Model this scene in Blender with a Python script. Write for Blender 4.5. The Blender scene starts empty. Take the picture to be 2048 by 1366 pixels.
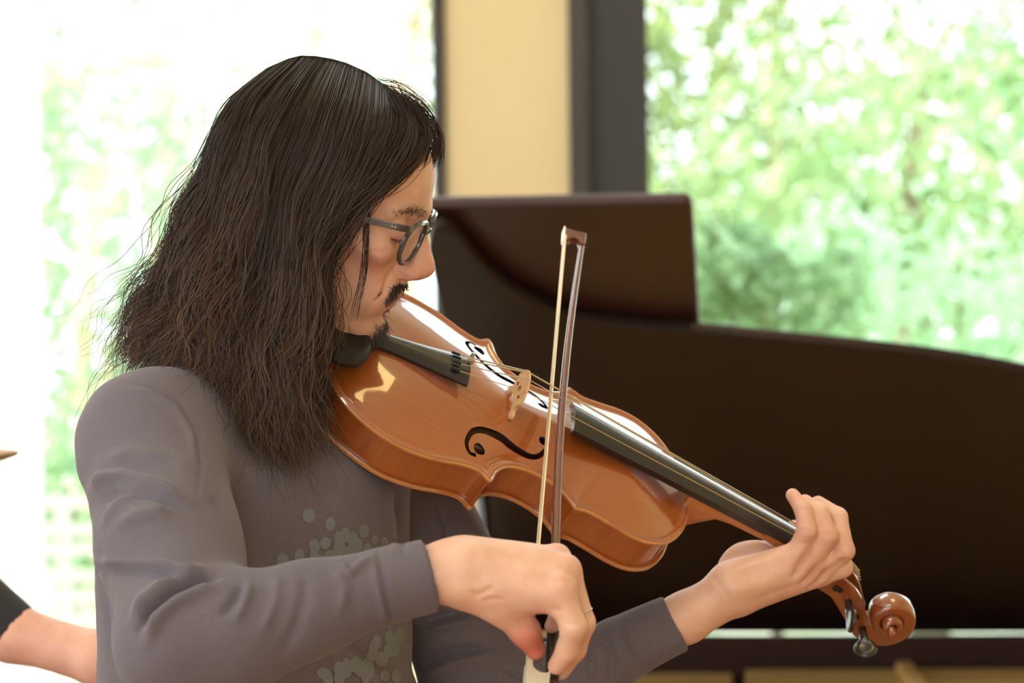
import bpy, bmesh, math, random
import numpy as np
from mathutils import Matrix, Vector
from mathutils.bvhtree import BVHTree

# ------------------------------------------------------------------ camera, world, light
F, CX, CY, H = 5720., 1024., 683., 1.56        # focal length in pixels of a 2048x1366 frame, camera height
ROLL = .0115
W = np.array([[1, 0, ROLL], [0, 1, 0], [-ROLL, 0, 1]]) / math.sqrt(1 + ROLL * ROLL)
W[1, 1] = 1
scene = bpy.context.scene
COL = scene.collection
cam_d = bpy.data.cameras.new('camera'); cam = bpy.data.objects.new('camera', cam_d); COL.objects.link(cam)
cam_d.sensor_width = 36; cam_d.lens = 36 * F / 2048; cam_d.clip_start = .05; cam_d.clip_end = 200
cam.matrix_world = Matrix.Translation((0, 0, H)) @ Matrix(W.tolist()).to_4x4() @ Matrix.Rotation(math.pi / 2, 4, 'X')
cam_d.dof.use_dof = True; cam_d.dof.focus_distance = 2.56; cam_d.dof.aperture_fstop = 6.3
scene.camera = cam
scene.view_settings.view_transform = 'Standard'; scene.view_settings.look = 'None'
scene.view_settings.gamma = 1; scene.view_settings.use_curve_mapping = False
scene.view_settings.exposure = -0.16

world = bpy.data.worlds.new('world'); scene.world = world; world.use_nodes = True
wn = world.node_tree.nodes; wl = world.node_tree.links
bg = wn['Background']; bg.inputs['Color'].default_value = (.86, .95, 1, 1); bg.inputs['Strength'].default_value = 4.0

def light(name, kind, loc, rot, energy, color=(1, 1, 1), size=None, size_y=None, angle=None):
    d = bpy.data.lights.new(name, kind); d.energy = energy; d.color = color
    if kind == 'AREA':
        d.shape = 'RECTANGLE'; d.size = size; d.size_y = size_y or size
    if angle: d.angle = angle
    o = bpy.data.objects.new(name, d); COL.objects.link(o); o.location = loc; o.rotation_euler = rot
    return o
R_ = math.radians
# afternoon sun behind the building: it lights the trees, the roof keeps it off the players
light('sun', 'SUN', (0, -5, 12), (R_(48), 0, R_(-14)), 7.6, (1, .95, .84), angle=R_(1.5))
# daylight from the tall windows on the camera's side of the room, left and behind
light('daylight_front_window', 'AREA', (-1.2, -2.85, 2.2), (R_(84), 0, 0), 31, (1, .99, 1), 3.6, 3.0)
light('daylight_left_window', 'AREA', (-3.32, 1.5, 2.3), (R_(84), 0, R_(-90)), 21, (1, .99, 1), 3.0, 3.0)

# ------------------------------------------------------------------ helpers
def C(px, py, Y):
    """a pixel of the 2048x1366 photograph at depth Y -> point of the room"""
    return W @ np.array([(px - CX) / F * Y, Y, (CY - py) / F * Y]) + np.array([0, 0, H])
def proj(P):
    q = (np.asarray(P) - np.array([0, 0, H])) @ W
    return np.stack([CX + F * q[..., 0] / q[..., 1], CY - F * q[..., 2] / q[..., 1]], -1)
def ray_plane(px, py, o, n):
    c = np.array([0, 0, H]); d = C(px, py, 1.) - c
    return c + d * (np.dot(np.asarray(o) - c, n) / np.dot(d, n))
def lin(r, g, b):
    f = lambda v: ((v / 255 + .055) / 1.055) ** 2.4 if v > 10 else v / 255 / 12.92
    return (f(r), f(g), f(b), 1)
rng = np.random.default_rng(7); random.seed(7)

def mat(name, base, rough=.5, metal=0, coat=0, spec=.5, sss=0, noise=None, stretch=(1, 1, 1), bump=0, attr=None, sheen=0, coat_rough=.05, coords='Object', emit=None):
    """principled material; noise = (scale, second colour, contrast) mixes a stretched noise into the colour"""
    m = bpy.data.materials.new(name); m.use_nodes = True
    n = m.node_tree.nodes; l = m.node_tree.links; b = n['Principled BSDF']
    b.inputs['Base Color'].default_value = base; b.inputs['Roughness'].default_value = rough
    b.inputs['Metallic'].default_value = metal; b.inputs['Coat Weight'].default_value = coat; b.inputs['Coat Roughness'].default_value = coat_rough
    b.inputs['Specular IOR Level'].default_value = spec; b.inputs['Sheen Weight'].default_value = sheen
    if sss:
        b.inputs['Subsurface Weight'].default_value = sss; b.inputs['Subsurface Radius'].default_value = (.012, .004, .002); b.inputs['Subsurface Scale'].default_value = .6
    if emit:
        b.inputs['Emission Color'].default_value = emit[0]; b.inputs['Emission Strength'].default_value = emit[1]
    src = None
    if attr:
        a = n.new('ShaderNodeAttribute'); a.attribute_name = attr; src = a.outputs['Color']; l.new(src, b.inputs['Base Color'])
    if noise or bump:
        tc = n.new('ShaderNodeTexCoord'); mp = n.new('ShaderNodeMapping'); mp.inputs['Scale'].default_value = stretch
        l.new(tc.outputs[coords], mp.inputs['Vector'])
        nz = n.new('ShaderNodeTexNoise'); nz.inputs['Scale'].default_value = noise[0] if noise else bump[1]; nz.inputs['Detail'].default_value = 6
        l.new(mp.outputs['Vector'], nz.inputs['Vector'])
        if noise:
            mr = n.new('ShaderNodeMapRange'); c = noise[2]
            mr.inputs['From Min'].default_value = .5 - c; mr.inputs['From Max'].default_value = .5 + c
            l.new(nz.outputs['Fac'], mr.inputs['Value'])
            mx = n.new('ShaderNodeMix'); mx.data_type = 'RGBA'; mx.inputs['A'].default_value = base; mx.inputs['B'].default_value = noise[1]
            l.new(mr.outputs['Result'], mx.inputs['Factor'])
            if src:
                mx.blend_type = 'MULTIPLY'; l.new(src, mx.inputs['A'])
            l.new(mx.outputs['Result'], b.inputs['Base Color'])
        if bump:
            bn = n.new('ShaderNodeTexNoise'); bn.inputs['Scale'].default_value = bump[1]; bn.inputs['Detail'].default_value = 4
            l.new(mp.outputs['Vector'], bn.inputs['Vector'])
            bp = n.new('ShaderNodeBump'); bp.inputs['Strength'].default_value = bump[0]; bp.inputs['Distance'].default_value = bump[2]
            l.new(bn.outputs['Fac'], bp.inputs['Height']); l.new(bp.outputs['Normal'], b.inputs['Normal'])
    return m
def glass_mat(name, tint=(1, 1, 1, 1), gloss=.06):
    m = bpy.data.materials.new(name); m.use_nodes = True; n = m.node_tree.nodes; l = m.node_tree.links
    n.remove(n['Principled BSDF']); t = n.new('ShaderNodeBsdfTransparent'); t.inputs['Color'].default_value = tint
    g = n.new('ShaderNodeBsdfGlossy'); g.inputs['Roughness'].default_value = .02
    x = n.new('ShaderNodeMixShader'); x.inputs['Fac'].default_value = gloss
    l.new(t.outputs[0], x.inputs[1]); l.new(g.outputs[0], x.inputs[2]); l.new(x.outputs[0], n['Material Output'].inputs['Surface'])
    return m

def tag(o, label=None, cat=None, group=None, kind=None):
    for k, v in (('label', label), ('category', cat), ('group', group), ('kind', kind)):
        if v: o[k] = v
    return o
def link(o, parent=None, world=True):
    COL.objects.link(o)
    if parent is not None:
        o.parent = parent
        if world: o.matrix_parent_inverse = parent.matrix_world.inverted()
    return o
def empty(name, loc=(0, 0, 0), mw=None):
    o = bpy.data.objects.new(name, None); COL.objects.link(o); o.empty_display_size = .05
    o.matrix_world = mw if mw is not None else Matrix.Translation(Vector(loc))
    bpy.context.view_layer.update()
    return o
def mobj(name, v, f, m, parent=None, smooth=True, world=True, attr=None):
    """v, f -> ONE mesh object; world=True: v in room coordinates, else in the parent's own"""
    me = bpy.data.meshes.new(name)
    v = np.asarray(v, dtype=np.float64)
    if isinstance(f, np.ndarray):
        me.vertices.add(len(v)); me.vertices.foreach_set('co', v.astype(np.float32).ravel())
        k = f.shape[1]
        me.loops.add(f.size); me.loops.foreach_set('vertex_index', f.astype(np.int32).ravel())
        me.polygons.add(len(f)); me.polygons.foreach_set('loop_start', np.arange(0, f.size, k, dtype=np.int32))
        me.update(calc_edges=True)
    else:
        me.from_pydata([tuple(p) for p in v], [], [tuple(int(i) for i in q) for q in f])
    me.validate()
    if smooth: me.polygons.foreach_set('use_smooth', np.ones(len(me.polygons), dtype=bool))
    if attr is not None:
        a = me.color_attributes.new('Col', 'FLOAT_COLOR', 'POINT'); a.data.foreach_set('color', np.asarray(attr, dtype=np.float32).ravel())
    me.materials.append(m); me.update()
    return link(bpy.data.objects.new(name, me), parent, world)
class MB:
    """collects shapes of one part"""
    def __init__(s): s.v = []; s.f = []
    def add(s, v, f):
        k = len(s.v); s.v += [tuple(p) for p in v]; s.f += [tuple(i + k for i in q) for q in f]; return s
    def box(s, lo, hi, M=None):
        v = [np.array([(lo, hi)[i][0], (lo, hi)[j][1], (lo, hi)[k][2]]) for i in (0, 1) for j in (0, 1) for k in (0, 1)]
        if M is not None: v = [M @ p for p in v]
        return s.add(v, [(0, 1, 3, 2), (4, 6, 7, 5), (0, 4, 5, 1), (2, 3, 7, 6), (0, 2, 6, 4), (1, 5, 7, 3)])
    def tube(s, pts, rad, n=10, flat=None):
        return s.add(*tube(pts, rad, n, flat))
    def prism(s, poly, o, ex, ey, d):
        """polygon in the plane o+a*ex+b*ey pushed along vector d"""
        o, ex, ey, d = map(np.asarray, (o, ex, ey, d)); n = len(poly)
        b = [o + a * ex + c * ey for a, c in poly]
        return s.add(b + [p + d for p in b], [tuple(range(n - 1, -1, -1)), tuple(range(n, 2 * n))] + [(i, (i + 1) % n, n + (i + 1) % n, n + i) for i in range(n)])
    def build(s, name, m, parent=None, smooth=False, world=True, bevel=0):
        o = mobj(name, np.array(s.v), s.f, m, parent, smooth, world)
        bm = bmesh.new(); bm.from_mesh(o.data); bmesh.ops.recalc_face_normals(bm, faces=bm.faces); bm.to_mesh(o.data); bm.free()
        if bevel:
            b = o.modifiers.new('bevel', 'BEVEL'); b.width = bevel; b.segments = 3; b.limit_method = 'ANGLE'
        if smooth:
            o.data.set_sharp_from_angle(angle=R_(40))
        return o
def tube(pts, rad, n=10, flat=None):
    pts = np.array(pts, float); k = len(pts); rad = np.broadcast_to(np.asarray(rad, float), (k,)) if np.ndim(rad) < 1 or len(np.shape(rad)) == 1 else np.asarray(rad)
    t = np.gradient(pts, axis=0); t /= np.linalg.norm(t, axis=1)[:, None] + 1e-12
    u = np.array([0, 0, 1.]) if abs(t[0][2]) < .9 else np.array([1., 0, 0])
    v = []
    for i in range(k):
        u = u - t[i] * u.dot(t[i]); u /= np.linalg.norm(u); w = np.cross(t[i], u)
        for j in range(n):
            a = 2 * math.pi * j / n
            v.append(pts[i] + rad[i] * (math.cos(a) * u + math.sin(a) * w * (flat or 1)))
    f = [(i * n + j, i * n + (j + 1) % n, (i + 1) * n + (j + 1) % n, (i + 1) * n + j) for i in range(k - 1) for j in range(n)]
    f += [tuple(range(n - 1, -1, -1)), tuple(range((k - 1) * n, k * n))]
    return v, f
def crom(P, m):
    """Catmull-Rom through P, m samples"""
    P = np.asarray(P, float); n = len(P); Q = np.vstack([2 * P[0] - P[1], P, 2 * P[-1] - P[-2]])
    s = np.linspace(0, n - 1, m); i = np.minimum(s.astype(int), n - 2); t = (s - i)[:, None]
    a, b, c, d = Q[i], Q[i + 1], Q[i + 2], Q[i + 3]
    return .5 * (2 * b + (c - a) * t + (2 * a - 5 * b + 4 * c - d) * t ** 2 + (3 * b - a - 3 * c + d) * t ** 3)

# ------------------------------------------------------------------ implicit-surface modelling for bodies and cloth
class Shape:
    def __init__(s): s.ops = []
    def _p(s, fn, c, R, k, sub): s.ops.append((fn, np.asarray(c, np.float32), float(R), float(k), sub)); return s
    def rc(s, a, b, r1, r2=None, k=.01, sub=False, flat=None, end=False):
        """tapered capsule a-b; flat=(dir, factor) squeezes it along dir; end=True cuts it square at b"""
        a = np.asarray(a, np.float32); b = np.asarray(b, np.float32); r2 = r1 if r2 is None else r2; ba = b - a; L2 = float(ba @ ba) + 1e-12
        n = ba / math.sqrt(L2)
        def fn(p):
            q = p - a
            t = np.clip(q @ ba / L2, 0, 1)
            w = q - t[..., None] * ba
            if flat is not None:
                dv = np.asarray(flat[0], np.float32); dv = dv / np.linalg.norm(dv)
                w = w + (flat[1] - 1) * (w @ dv)[..., None] * dv
            d = np.sqrt((w * w).sum(-1)) - (r1 + t * (r2 - r1))
            if end: d = np.maximum(d, (p - b) @ n)
            return d
        return s._p(fn, (a + b) / 2, math.sqrt(L2) / 2 + max(r1, r2) * (1.4 if flat else 1), k, sub)
    def chain(s, pts, rad, k=.006, **kw):
        for i in range(len(pts) - 1): s.rc(pts[i], pts[i + 1], rad[i], rad[i + 1], k, **kw)
        return s
    def ell(s, c, r, R=None, k=.01, sub=False):
        c = np.asarray(c, np.float32); r = np.asarray(r, np.float32); R = np.eye(3, dtype=np.float32) if R is None else np.asarray(R, np.float32)
        def fn(p):
            q = (p - c) @ R
            k0 = np.sqrt(((q / r) ** 2).sum(-1)); k1 = np.sqrt(((q / r ** 2) ** 2).sum(-1)) + 1e-9
            return np.where(k0 < 1e-4, -r.min(), k0 * (k0 - 1) / k1)
        return s._p(fn, c, float(r.max()), k, sub)
    def __call__(s, P, ctr, hd):
        """P (nb, m, 3) samples in blocks with centres ctr and half diagonal hd"""
        d = np.full(P.shape[:2], .2, np.float32)
        for fn, c, R, k, sub in s.ops:
            sel = np.nonzero(((ctr - c) ** 2).sum(1) < (R + hd + k + .02) ** 2)[0]
            if not len(sel): continue
            e = fn(P[sel]).astype(np.float32); o = d[sel]
            if sub:
                h = np.clip(.5 - .5 * (o + e) / k, 0, 1); d[sel] = o + (-e - o) * h + k * h * (1 - h)
            else:
                h = np.clip(.5 + .5 * (o - e) / k, 0, 1); d[sel] = o + (e - o) * h - k * h * (1 - h)
        return d
    def mesh(s, h, pad=.02, smooth=1):
        """sparse surface nets at spacing h"""
        B = 8
        us = [o for o in s.ops if not o[4]]
        lo = np.min([c - R for _, c, R, _, _ in us], 0) - pad; hi = np.max([c + R for _, c, R, _, _ in us], 0) + pad
        nb = np.ceil((hi - lo) / (B * h)).astype(int); bs = B * h; hd = bs * .867
        I = np.stack(np.meshgrid(*[np.arange(n) for n in nb], indexing='ij'), -1).reshape(-1, 3)
        ctr = (lo + (I + .5) * bs).astype(np.float32)
        keep = np.zeros(len(I), bool)
        for i in range(0, len(I), 40000):
            d = s(ctr[i:i + 40000, None, :], ctr[i:i + 40000], .001); keep[i:i + 40000] = np.abs(d[:, 0]) < hd * 1.5 + .004
        I = I[keep]; ctr = ctr[keep]
        g = np.stack(np.meshgrid(*[np.arange(B + 1)] * 3, indexing='ij'), -1).reshape(-1, 3)
        NN = (nb * B + 2).astype(np.int64)
        key = lambda c: (c[..., 0] * NN[1] + c[..., 1]) * NN[2] + c[..., 2]
        co = np.array([[i, j, k] for i in (0, 1) for j in (0, 1) for k in (0, 1)])
        ed = [(a, b) for a in range(8) for b in range(a + 1, 8) if np.abs(co[a] - co[b]).sum() == 1]
        cells, pos, quads = [], [], []
        for st in range(0, len(I), 3000):
            Ib = I[st:st + 3000]; gi = (Ib[:, None, :] * B + g[None]).astype(np.int64)
            D = s((lo + gi * h).astype(np.float32), ctr[st:st + 3000], hd).reshape(-1, B + 1, B + 1, B + 1)
            S = D < 0
            c8 = np.stack([D[:, a:a + B, b:b + B, c:c + B] for a, b, c in co], -1)
            s8 = c8 < 0; n8 = s8.sum(-1); act = np.nonzero((n8 > 0) & (n8 < 8))
            v8 = c8[act]; acc = np.zeros((len(v8), 3)); cnt = np.zeros(len(v8))
            for a, b in ed:
                x = (v8[:, a] < 0) != (v8[:, b] < 0); t = np.where(x, v8[:, a] / (v8[:, a] - v8[:, b] + 1e-12), 0)
                acc += np.where(x[:, None], co[a] + t[:, None] * (co[b] - co[a]), 0); cnt += x
            ci = (Ib[act[0]] * B + np.stack(act[1:], -1)).astype(np.int64)
            cells.append(key(ci)); pos.append(lo + (ci + acc / cnt[:, None]) * h)
            for ax in range(3):
                o = [0, 0, 0]; o[ax] = 1
                A = S[:, :B, :B, :B]; Z = S[:, o[0]:B + o[0], o[1]:B + o[1], o[2]:B + o[2]]
                e = np.nonzero(A != Z)
                if not len(e[0]): continue
                ec = (Ib[e[0]] * B + np.stack(e[1:], -1)).astype(np.int64); b1, b2 = [(1, 2), (2, 0), (0, 1)][ax]
                u = np.zeros(3, np.int64); u[b1] = 1; w = np.zeros(3, np.int64); w[b2] = 1
                q = np.stack([key(ec - u - w), key(ec - w), key(ec), key(ec - u)], -1)
                fl = ~A[e]; q[fl] = q[fl][:, ::-1]; quads.append(q)
        K = np.concatenate(cells); V = np.concatenate(pos); Q = np.concatenate(quads)
        K, ix = np.unique(K, return_index=True); V = V[ix]
        j = np.searchsorted(K, Q); j = np.minimum(j, len(K) - 1); ok = (K[j] == Q).all(1); Fc = j[ok]
        for _ in range(smooth):
            a = np.zeros_like(V); n = np.zeros(len(V))
            for c in range(4):
                for e in (1, 3):
                    np.add.at(a, Fc[:, c], V[Fc[:, (c + e) % 4]]); np.add.at(n, Fc[:, c], 1)
            V = V * .5 + .5 * a / np.maximum(n, 1)[:, None]
        return V, Fc
def normals(V, Fc):
    n = np.cross(V[Fc[:, 2]] - V[Fc[:, 0]], V[Fc[:, 3]] - V[Fc[:, 1]]); N = np.zeros_like(V)
    for c in range(4): np.add.at(N, Fc[:, c], n)
    return N / (np.linalg.norm(N, axis=1)[:, None] + 1e-12)
def bvh_of(V, Fc): return BVHTree.FromPolygons([tuple(p) for p in V], [tuple(int(i) for i in q) for q in Fc])
def strands(name, P, rad, m, parent, cols=None):
    """P (n, k, 3) hairs -> one mesh of thin flat hairs"""
    P = np.asarray(P); n, k, _ = P.shape; rad = np.broadcast_to(rad, (n, k))
    t = np.gradient(P, axis=1); t /= np.linalg.norm(t, axis=2)[..., None] + 1e-9
    up = np.array([0, -1., .15]) + np.random.default_rng(n).normal(0, .45, (n, 1, 3)); u = np.cross(t, np.broadcast_to(up, t.shape)); u /= np.linalg.norm(u, axis=2)[..., None] + 1e-9
    V = np.stack([P - rad[..., None] * u, P + rad[..., None] * u], 2); idx = np.arange(n * k * 2).reshape(n, k, 2)
    q = [np.stack([idx[:, :-1, 0], idx[:, :-1, 1], idx[:, 1:, 1], idx[:, 1:, 0]], -1).reshape(-1, 4)]
    at = None
    if cols is not None:
        cols = np.asarray(cols); cols = cols if cols.ndim == 3 else np.repeat(cols[:, None, :], k, 1); at = np.repeat(cols[:, :, None, :], 2, 2).reshape(-1, 4)
    return mobj(name, V.reshape(-1, 3), np.concatenate(q), m, parent, True, True, at)
# ------------------------------------------------------------------ the room
M_cream = mat('cream_paint', lin(240, 222, 178), .7, noise=(3, lin(237, 217, 170), .3), bump=(.15, 180, .002))
M_white = mat('white_paint', lin(238, 232, 220), .8)
M_floor = mat('oak_floor', lin(168, 122, 78), .4, noise=(4, lin(132, 90, 54), .3), stretch=(1, 9, 1))
M_darkframe = mat('charcoal_window_paint', lin(66, 64, 63), .55, noise=(6, lin(58, 57, 57), .3))
M_darkdeep = mat('charcoal_reveal_paint', lin(54, 54, 55), .55)
M_pane = glass_mat('window_glass', (.98, 1, .99, 1), .03)
XL, XR, YF, YB, ZC = -3.4, 4.4, -3.0, 7.6, 5.0
def struct(mb, name, m, smooth=False):
    return tag(mb.build(name, m, None, smooth), kind='structure')
struct(MB().box((XL, YF, -.1), (XR, YB + .3, 0)), 'floor', M_floor)
struct(MB().box((XL, YF, ZC), (XR, YB + .3, ZC + .1)), 'ceiling', M_white)
struct(MB().box((XR, YF, 0), (XR + .1, YB + .3, ZC)), 'wall_right', M_cream)
def pxx(px, Y): return (px - CX) / F * Y
x0, x1, x2, x3, x4 = [pxx(p + 2, YB) for p in (868, 895, 1141, 1180, 1301)]
# back wall: pillar between two tall windows, header, far ends
wb = MB().box((x1, YB, 0), (x2, YB + .28, ZC)).box((XL, YB, 4.72), (XR, YB + .28, ZC)).box((XL, YB, 0), (-2.9, YB + .28, 4.72)).box((3.6, YB, 0), (XR, YB + .28, 4.72))
wb.box((-2.9, YB, 0), (x1, YB + .28, .08)).box((x2, YB, 0), (3.6, YB + .28, .3))
struct(wb, 'wall_back', M_cream)
# left wall with the tall window the daylight comes through, front wall behind the camera the same
wl_ = MB().box((XL - .1, YF, 0), (XL, -.1, ZC)).box((XL - .1, 3.1, 0), (XL, YB + .3, ZC)).box((XL - .1, -.1, 0), (XL, 3.1, .75)).box((XL - .1, -.1, 3.9), (XL, 3.1, ZC))
struct(wl_, 'wall_left', M_cream)
wf = MB().box((XL, YF - .1, 0), (-3.1, YF, ZC)).box((.7, YF - .1, 0), (XR, YF, ZC)).box((-3.1, YF - .1, 0), (.7, YF, .7)).box((-3.1, YF - .1, 3.9), (.7, YF, ZC))
struct(wf, 'wall_front', M_cream)
def window(name, parts, panes):
    o = empty(name, (sum(parts[0][0][0][:1]), YB, 0)); tag(o, kind='structure')
    for mb_boxes, m, nm in parts:
        b = MB()
        for lo, hi in [mb_boxes]: b.box(lo, hi)
        b.build(nm, m, o, bevel=.004)
    for lo, hi in panes: MB().box(lo, hi).build('pane', M_pane, o)
    return o
z0, z1, z2 = .08, 4.72, 4.64
window('window_1', [(((x0, YB - .03, z0), (x1 - .001, YB + .12, z1)), M_darkframe, 'jamb'), (((-2.9, YB, z0), (-2.84, YB + .12, z1)), M_darkframe, 'jamb'),
                    (((-2.84, YB, z2), (x0, YB + .12, z1)), M_darkframe, 'head_rail'), (((-2.84, YB, z0), (x0, YB + .12, z0 + .06)), M_darkframe, 'sill_rail')],
       [((-2.84, YB + .05, z0 + .06), (x0, YB + .058, z2))])
window('window_2', [(((x2 + .001, YB - .04, .3), (x3, YB + .12, z1)), M_darkframe, 'jamb'), (((x3, YB + .02, .3), (x4, YB + .14, z1)), M_darkdeep, 'reveal_post'),
                    (((3.5, YB, .3), (3.6, YB + .12, z1)), M_darkframe, 'jamb'), (((x4, YB, z2), (3.5, YB + .12, z1)), M_darkframe, 'head_rail'), (((x4, YB, .3), (3.5, YB + .12, .36)), M_darkframe, 'sill_rail')],
       [((x4, YB + .05, .36), (3.5, YB + .058, z2))])
for nm, lo, hi in (('window_3', (XL - .07, -.1, .75), (XL - .062, 3.1, 3.9)), ('window_4', (-3.1, YF - .07, .7), (.7, YF - .062, 3.9))):
    struct(MB().box(lo, hi), nm, M_pane)
# ceiling lamps; the two pale ones are added to brighten the room
M_lampw = mat('lamp_housing', lin(230, 228, 220), .6)
def lamp(x, y, sx, sy, col, st, label):
    o = empty('ceiling_lamp', (x, y, ZC)); tag(o, label, 'lamp', 'ceiling lamps')
    MB().box((x - sx - .03, y - sy - .03, ZC - .09), (x + sx + .03, y + sy + .03, ZC - .03)).build('housing', M_lampw, o, bevel=.005)
    MB().box((x - sx, y - sy, ZC - .10), (x + sx, y + sy, ZC - .091)).build('diffuser', mat('lamp_light', (1, 1, 1, 1), .5, emit=(col, st)), o)
    MB().tube([(x, y, ZC - .03), (x, y, ZC)], .02, 8).build('stem', M_lampw, o, True)
lamp(1.2, 3.15, .45, .45, (1, .74, .26, 1), 8, 'square warm ceiling lamp above the viola')
lamp(-.6, 5.2, .9, .4, (1, .97, .94, 1), 12, 'long pale fill lamp added above the piano')
lamp(-.4, 1.3, .9, .4, (1, .97, .94, 1), 8.5, 'long pale fill lamp added nearest the camera')
# sheer curtain drawn to the side of the left window
M_sheer = bpy.data.materials.new('sheer_white_cloth'); M_sheer.use_nodes = True
_n = M_sheer.node_tree.nodes; _l = M_sheer.node_tree.links; _n.remove(_n['Principled BSDF'])
_a = _n.new('ShaderNodeBsdfTranslucent'); _a.inputs[0].default_value = (.95, .95, .93, 1); _b = _n.new('ShaderNodeBsdfTransparent'); _x = _n.new('ShaderNodeMixShader'); _x.inputs[0].default_value = .1
_l.new(_a.outputs[0], _x.inputs[1]); _l.new(_b.outputs[0], _x.inputs[2]); _l.new(_x.outputs[0], _n['Material Output'].inputs[0])
xs = np.linspace(pxx(-420, 7.42), pxx(84, 7.42), 120); v = []; f = []
for j, z in enumerate((.06, 1.2, 4.66)):
    v += [(x, 7.42 + .025 * math.sin(i * .55) + .01 * math.sin(i * 1.3), z) for i, x in enumerate(xs)]
for j in range(2):
    f += [(j * 120 + i, j * 120 + i + 1, (j + 1) * 120 + i + 1, (j + 1) * 120 + i) for i in range(119)]
tag(mobj('curtain', v, f, M_sheer), 'sheer white curtain drawn to the left side of the left window', 'curtain')

# ------------------------------------------------------------------ outside
M_ground = mat('pale_gravel', lin(214, 210, 196), .9, noise=(2, lin(170, 190, 140), .2))
struct(MB().box((-30, YB + .35, -.25), (30, 60, -.15)), 'floor_outside', M_ground)
def leaf_mat(name):
    m = bpy.data.materials.new(name); m.use_nodes = True; n = m.node_tree.nodes; l = m.node_tree.links
    n.remove(n['Principled BSDF']); a = n.new('ShaderNodeAttribute'); a.attribute_name = 'Col'
    d = n.new('ShaderNodeBsdfDiffuse'); t = n.new('ShaderNodeBsdfTranslucent'); g = n.new('ShaderNodeBsdfGlossy'); g.inputs['Roughness'].default_value = .35
    x = n.new('ShaderNodeMixShader'); x.inputs[0].default_value = .45; y = n.new('ShaderNodeMixShader'); y.inputs[0].default_value = .06
    l.new(a.outputs['Color'], d.inputs[0]); l.new(a.outputs['Color'], t.inputs[0])
    l.new(d.outputs[0], x.inputs[1]); l.new(t.outputs[0], x.inputs[2]); l.new(x.outputs[0], y.inputs[1]); l.new(g.outputs[0], y.inputs[2])
    l.new(y.outputs[0], n['Material Output'].inputs[0]); return m
M_leaf = leaf_mat('leaves'); M_bark = mat('bark', lin(150, 138, 108), .9, noise=(8, lin(112, 106, 84), .2), stretch=(1, 1, .2)); M_barkpale = mat('pale_bark', lin(206, 184, 148), .9)
def foliage(n, centre, rad, clumps, size, c1, c2, name, parent):
    cc = rng.normal(size=(clumps, 3)); cc /= np.linalg.norm(cc, axis=1)[:, None]; cc *= rng.uniform(.35, 1, (clumps, 1)) ** .6
    cc = np.array(centre) + cc * np.array(rad); k = rng.integers(0, clumps, n)
    P = cc[k] + rng.normal(size=(n, 3)) * np.array(rad) * .17
    a = rng.normal(size=(n, 3)); a[:, 2] -= .4; a /= np.linalg.norm(a, axis=1)[:, None]
    b = np.cross(a, rng.normal(size=(n, 3))); b /= np.linalg.norm(b, axis=1)[:, None]; nn = np.cross(a, b)
    s = size * rng.uniform(.6, 1.25, (n, 1))
    V = np.stack([P, P + a * s * .45 + b * s * .3 + nn * s * .07, P + a * s, P + a * s * .45 - b * s * .3 + nn * s * .07, P + a * s * .5], 1)
    base = np.arange(n)[:, None] * 5
    Fc = np.concatenate([base + np.array(q) for q in ((0, 1, 4), (1, 2, 4), (2, 3, 4), (3, 0, 4))])
    t = np.clip(rng.uniform(0, 1, (n, 1)) * .6 + rng.uniform(0, 1, (clumps, 1))[k] * .4, 0, 1)
    col = np.concatenate([np.array(c1[:3]) * (1 - t) + np.array(c2[:3]) * t, np.ones((n, 1))], 1)
    return mobj(name, V.reshape(-1, 3), Fc, M_leaf, parent, False, True, np.repeat(col, 5, 0))
def tree(name, label, px, Y, cpy, rad, n, c1, c2, size=.085, bark=None, tr=.09, clumps=60, cat='tree', group=None, lean=0):
    gx = pxx(px, Y); o = empty(name, (gx, Y, -.15)); tag(o, label, cat, group); c = C(px, cpy, Y)
    zt = c[2] + rad[2] * .5
    tp = [np.array([gx + lean * t * t, Y, -.15 + (zt + .15) * t]) + np.array([math.sin(t * 5 + px) * .05, 0, 0]) for t in np.linspace(0, 1, 9)]
    MB().tube(tp, np.linspace(tr, tr * .3, 9), 8).build('trunk', bark or M_bark, o, True)
    for i in range(6 if cat == 'tree' else 3):
        s = tp[3 + i % 5]; e = c + rng.normal(size=3) * np.array(rad) * .55
        MB().tube([s, (s + e) / 2 + np.array([0, 0, .12]), e], [tr * .45, tr * .3, tr * .1], 6).build('branch', bark or M_bark, o, True)
    foliage(n, c, rad, clumps, size, c1, c2, 'foliage', o)
    return o
G = 'trees outside the windows'
ol1, ol2 = lin(100, 122, 70), lin(168, 186, 118); yg1, yg2 = lin(104, 142, 84), lin(198, 222, 166); mt1, mt2 = lin(110, 170, 112), lin(190, 230, 180); dk1, dk2 = lin(58, 82, 58), lin(116, 142, 96)
pl1, pl2 = lin(120, 170, 120), lin(200, 226, 176); pb1, pb2 = lin(120, 158, 110), lin(190, 215, 165)  # pl greens for the left window, lightened so leaves look overexposed
tree('broadleaf_tree', 'tall olive-green tree filling the top of the right window', 1560, 18.6, 130, (2.3, 1.1, 1.5), 3900, ol1, ol2, .13, group=G)
tree('broadleaf_tree', 'bright yellow-green tree in the middle of the right window', 1830, 12.9, 360, (1.25, .65, .62), 2300, yg1, yg2, .11, group=G)
tree('broadleaf_tree', 'darker green tree with a bare lower trunk above the piano flap corner', 1440, 22, 430, (1.7, .9, 1.25), 2300, dk1, dk2, .12, tr=.12, group=G)
tree('broadleaf_tree', 'mint-green tree at the right edge of the right window', 2110, 15.4, 330, (1.2, .75, 1.3), 2200, mt1, mt2, .115, group=G)
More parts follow.
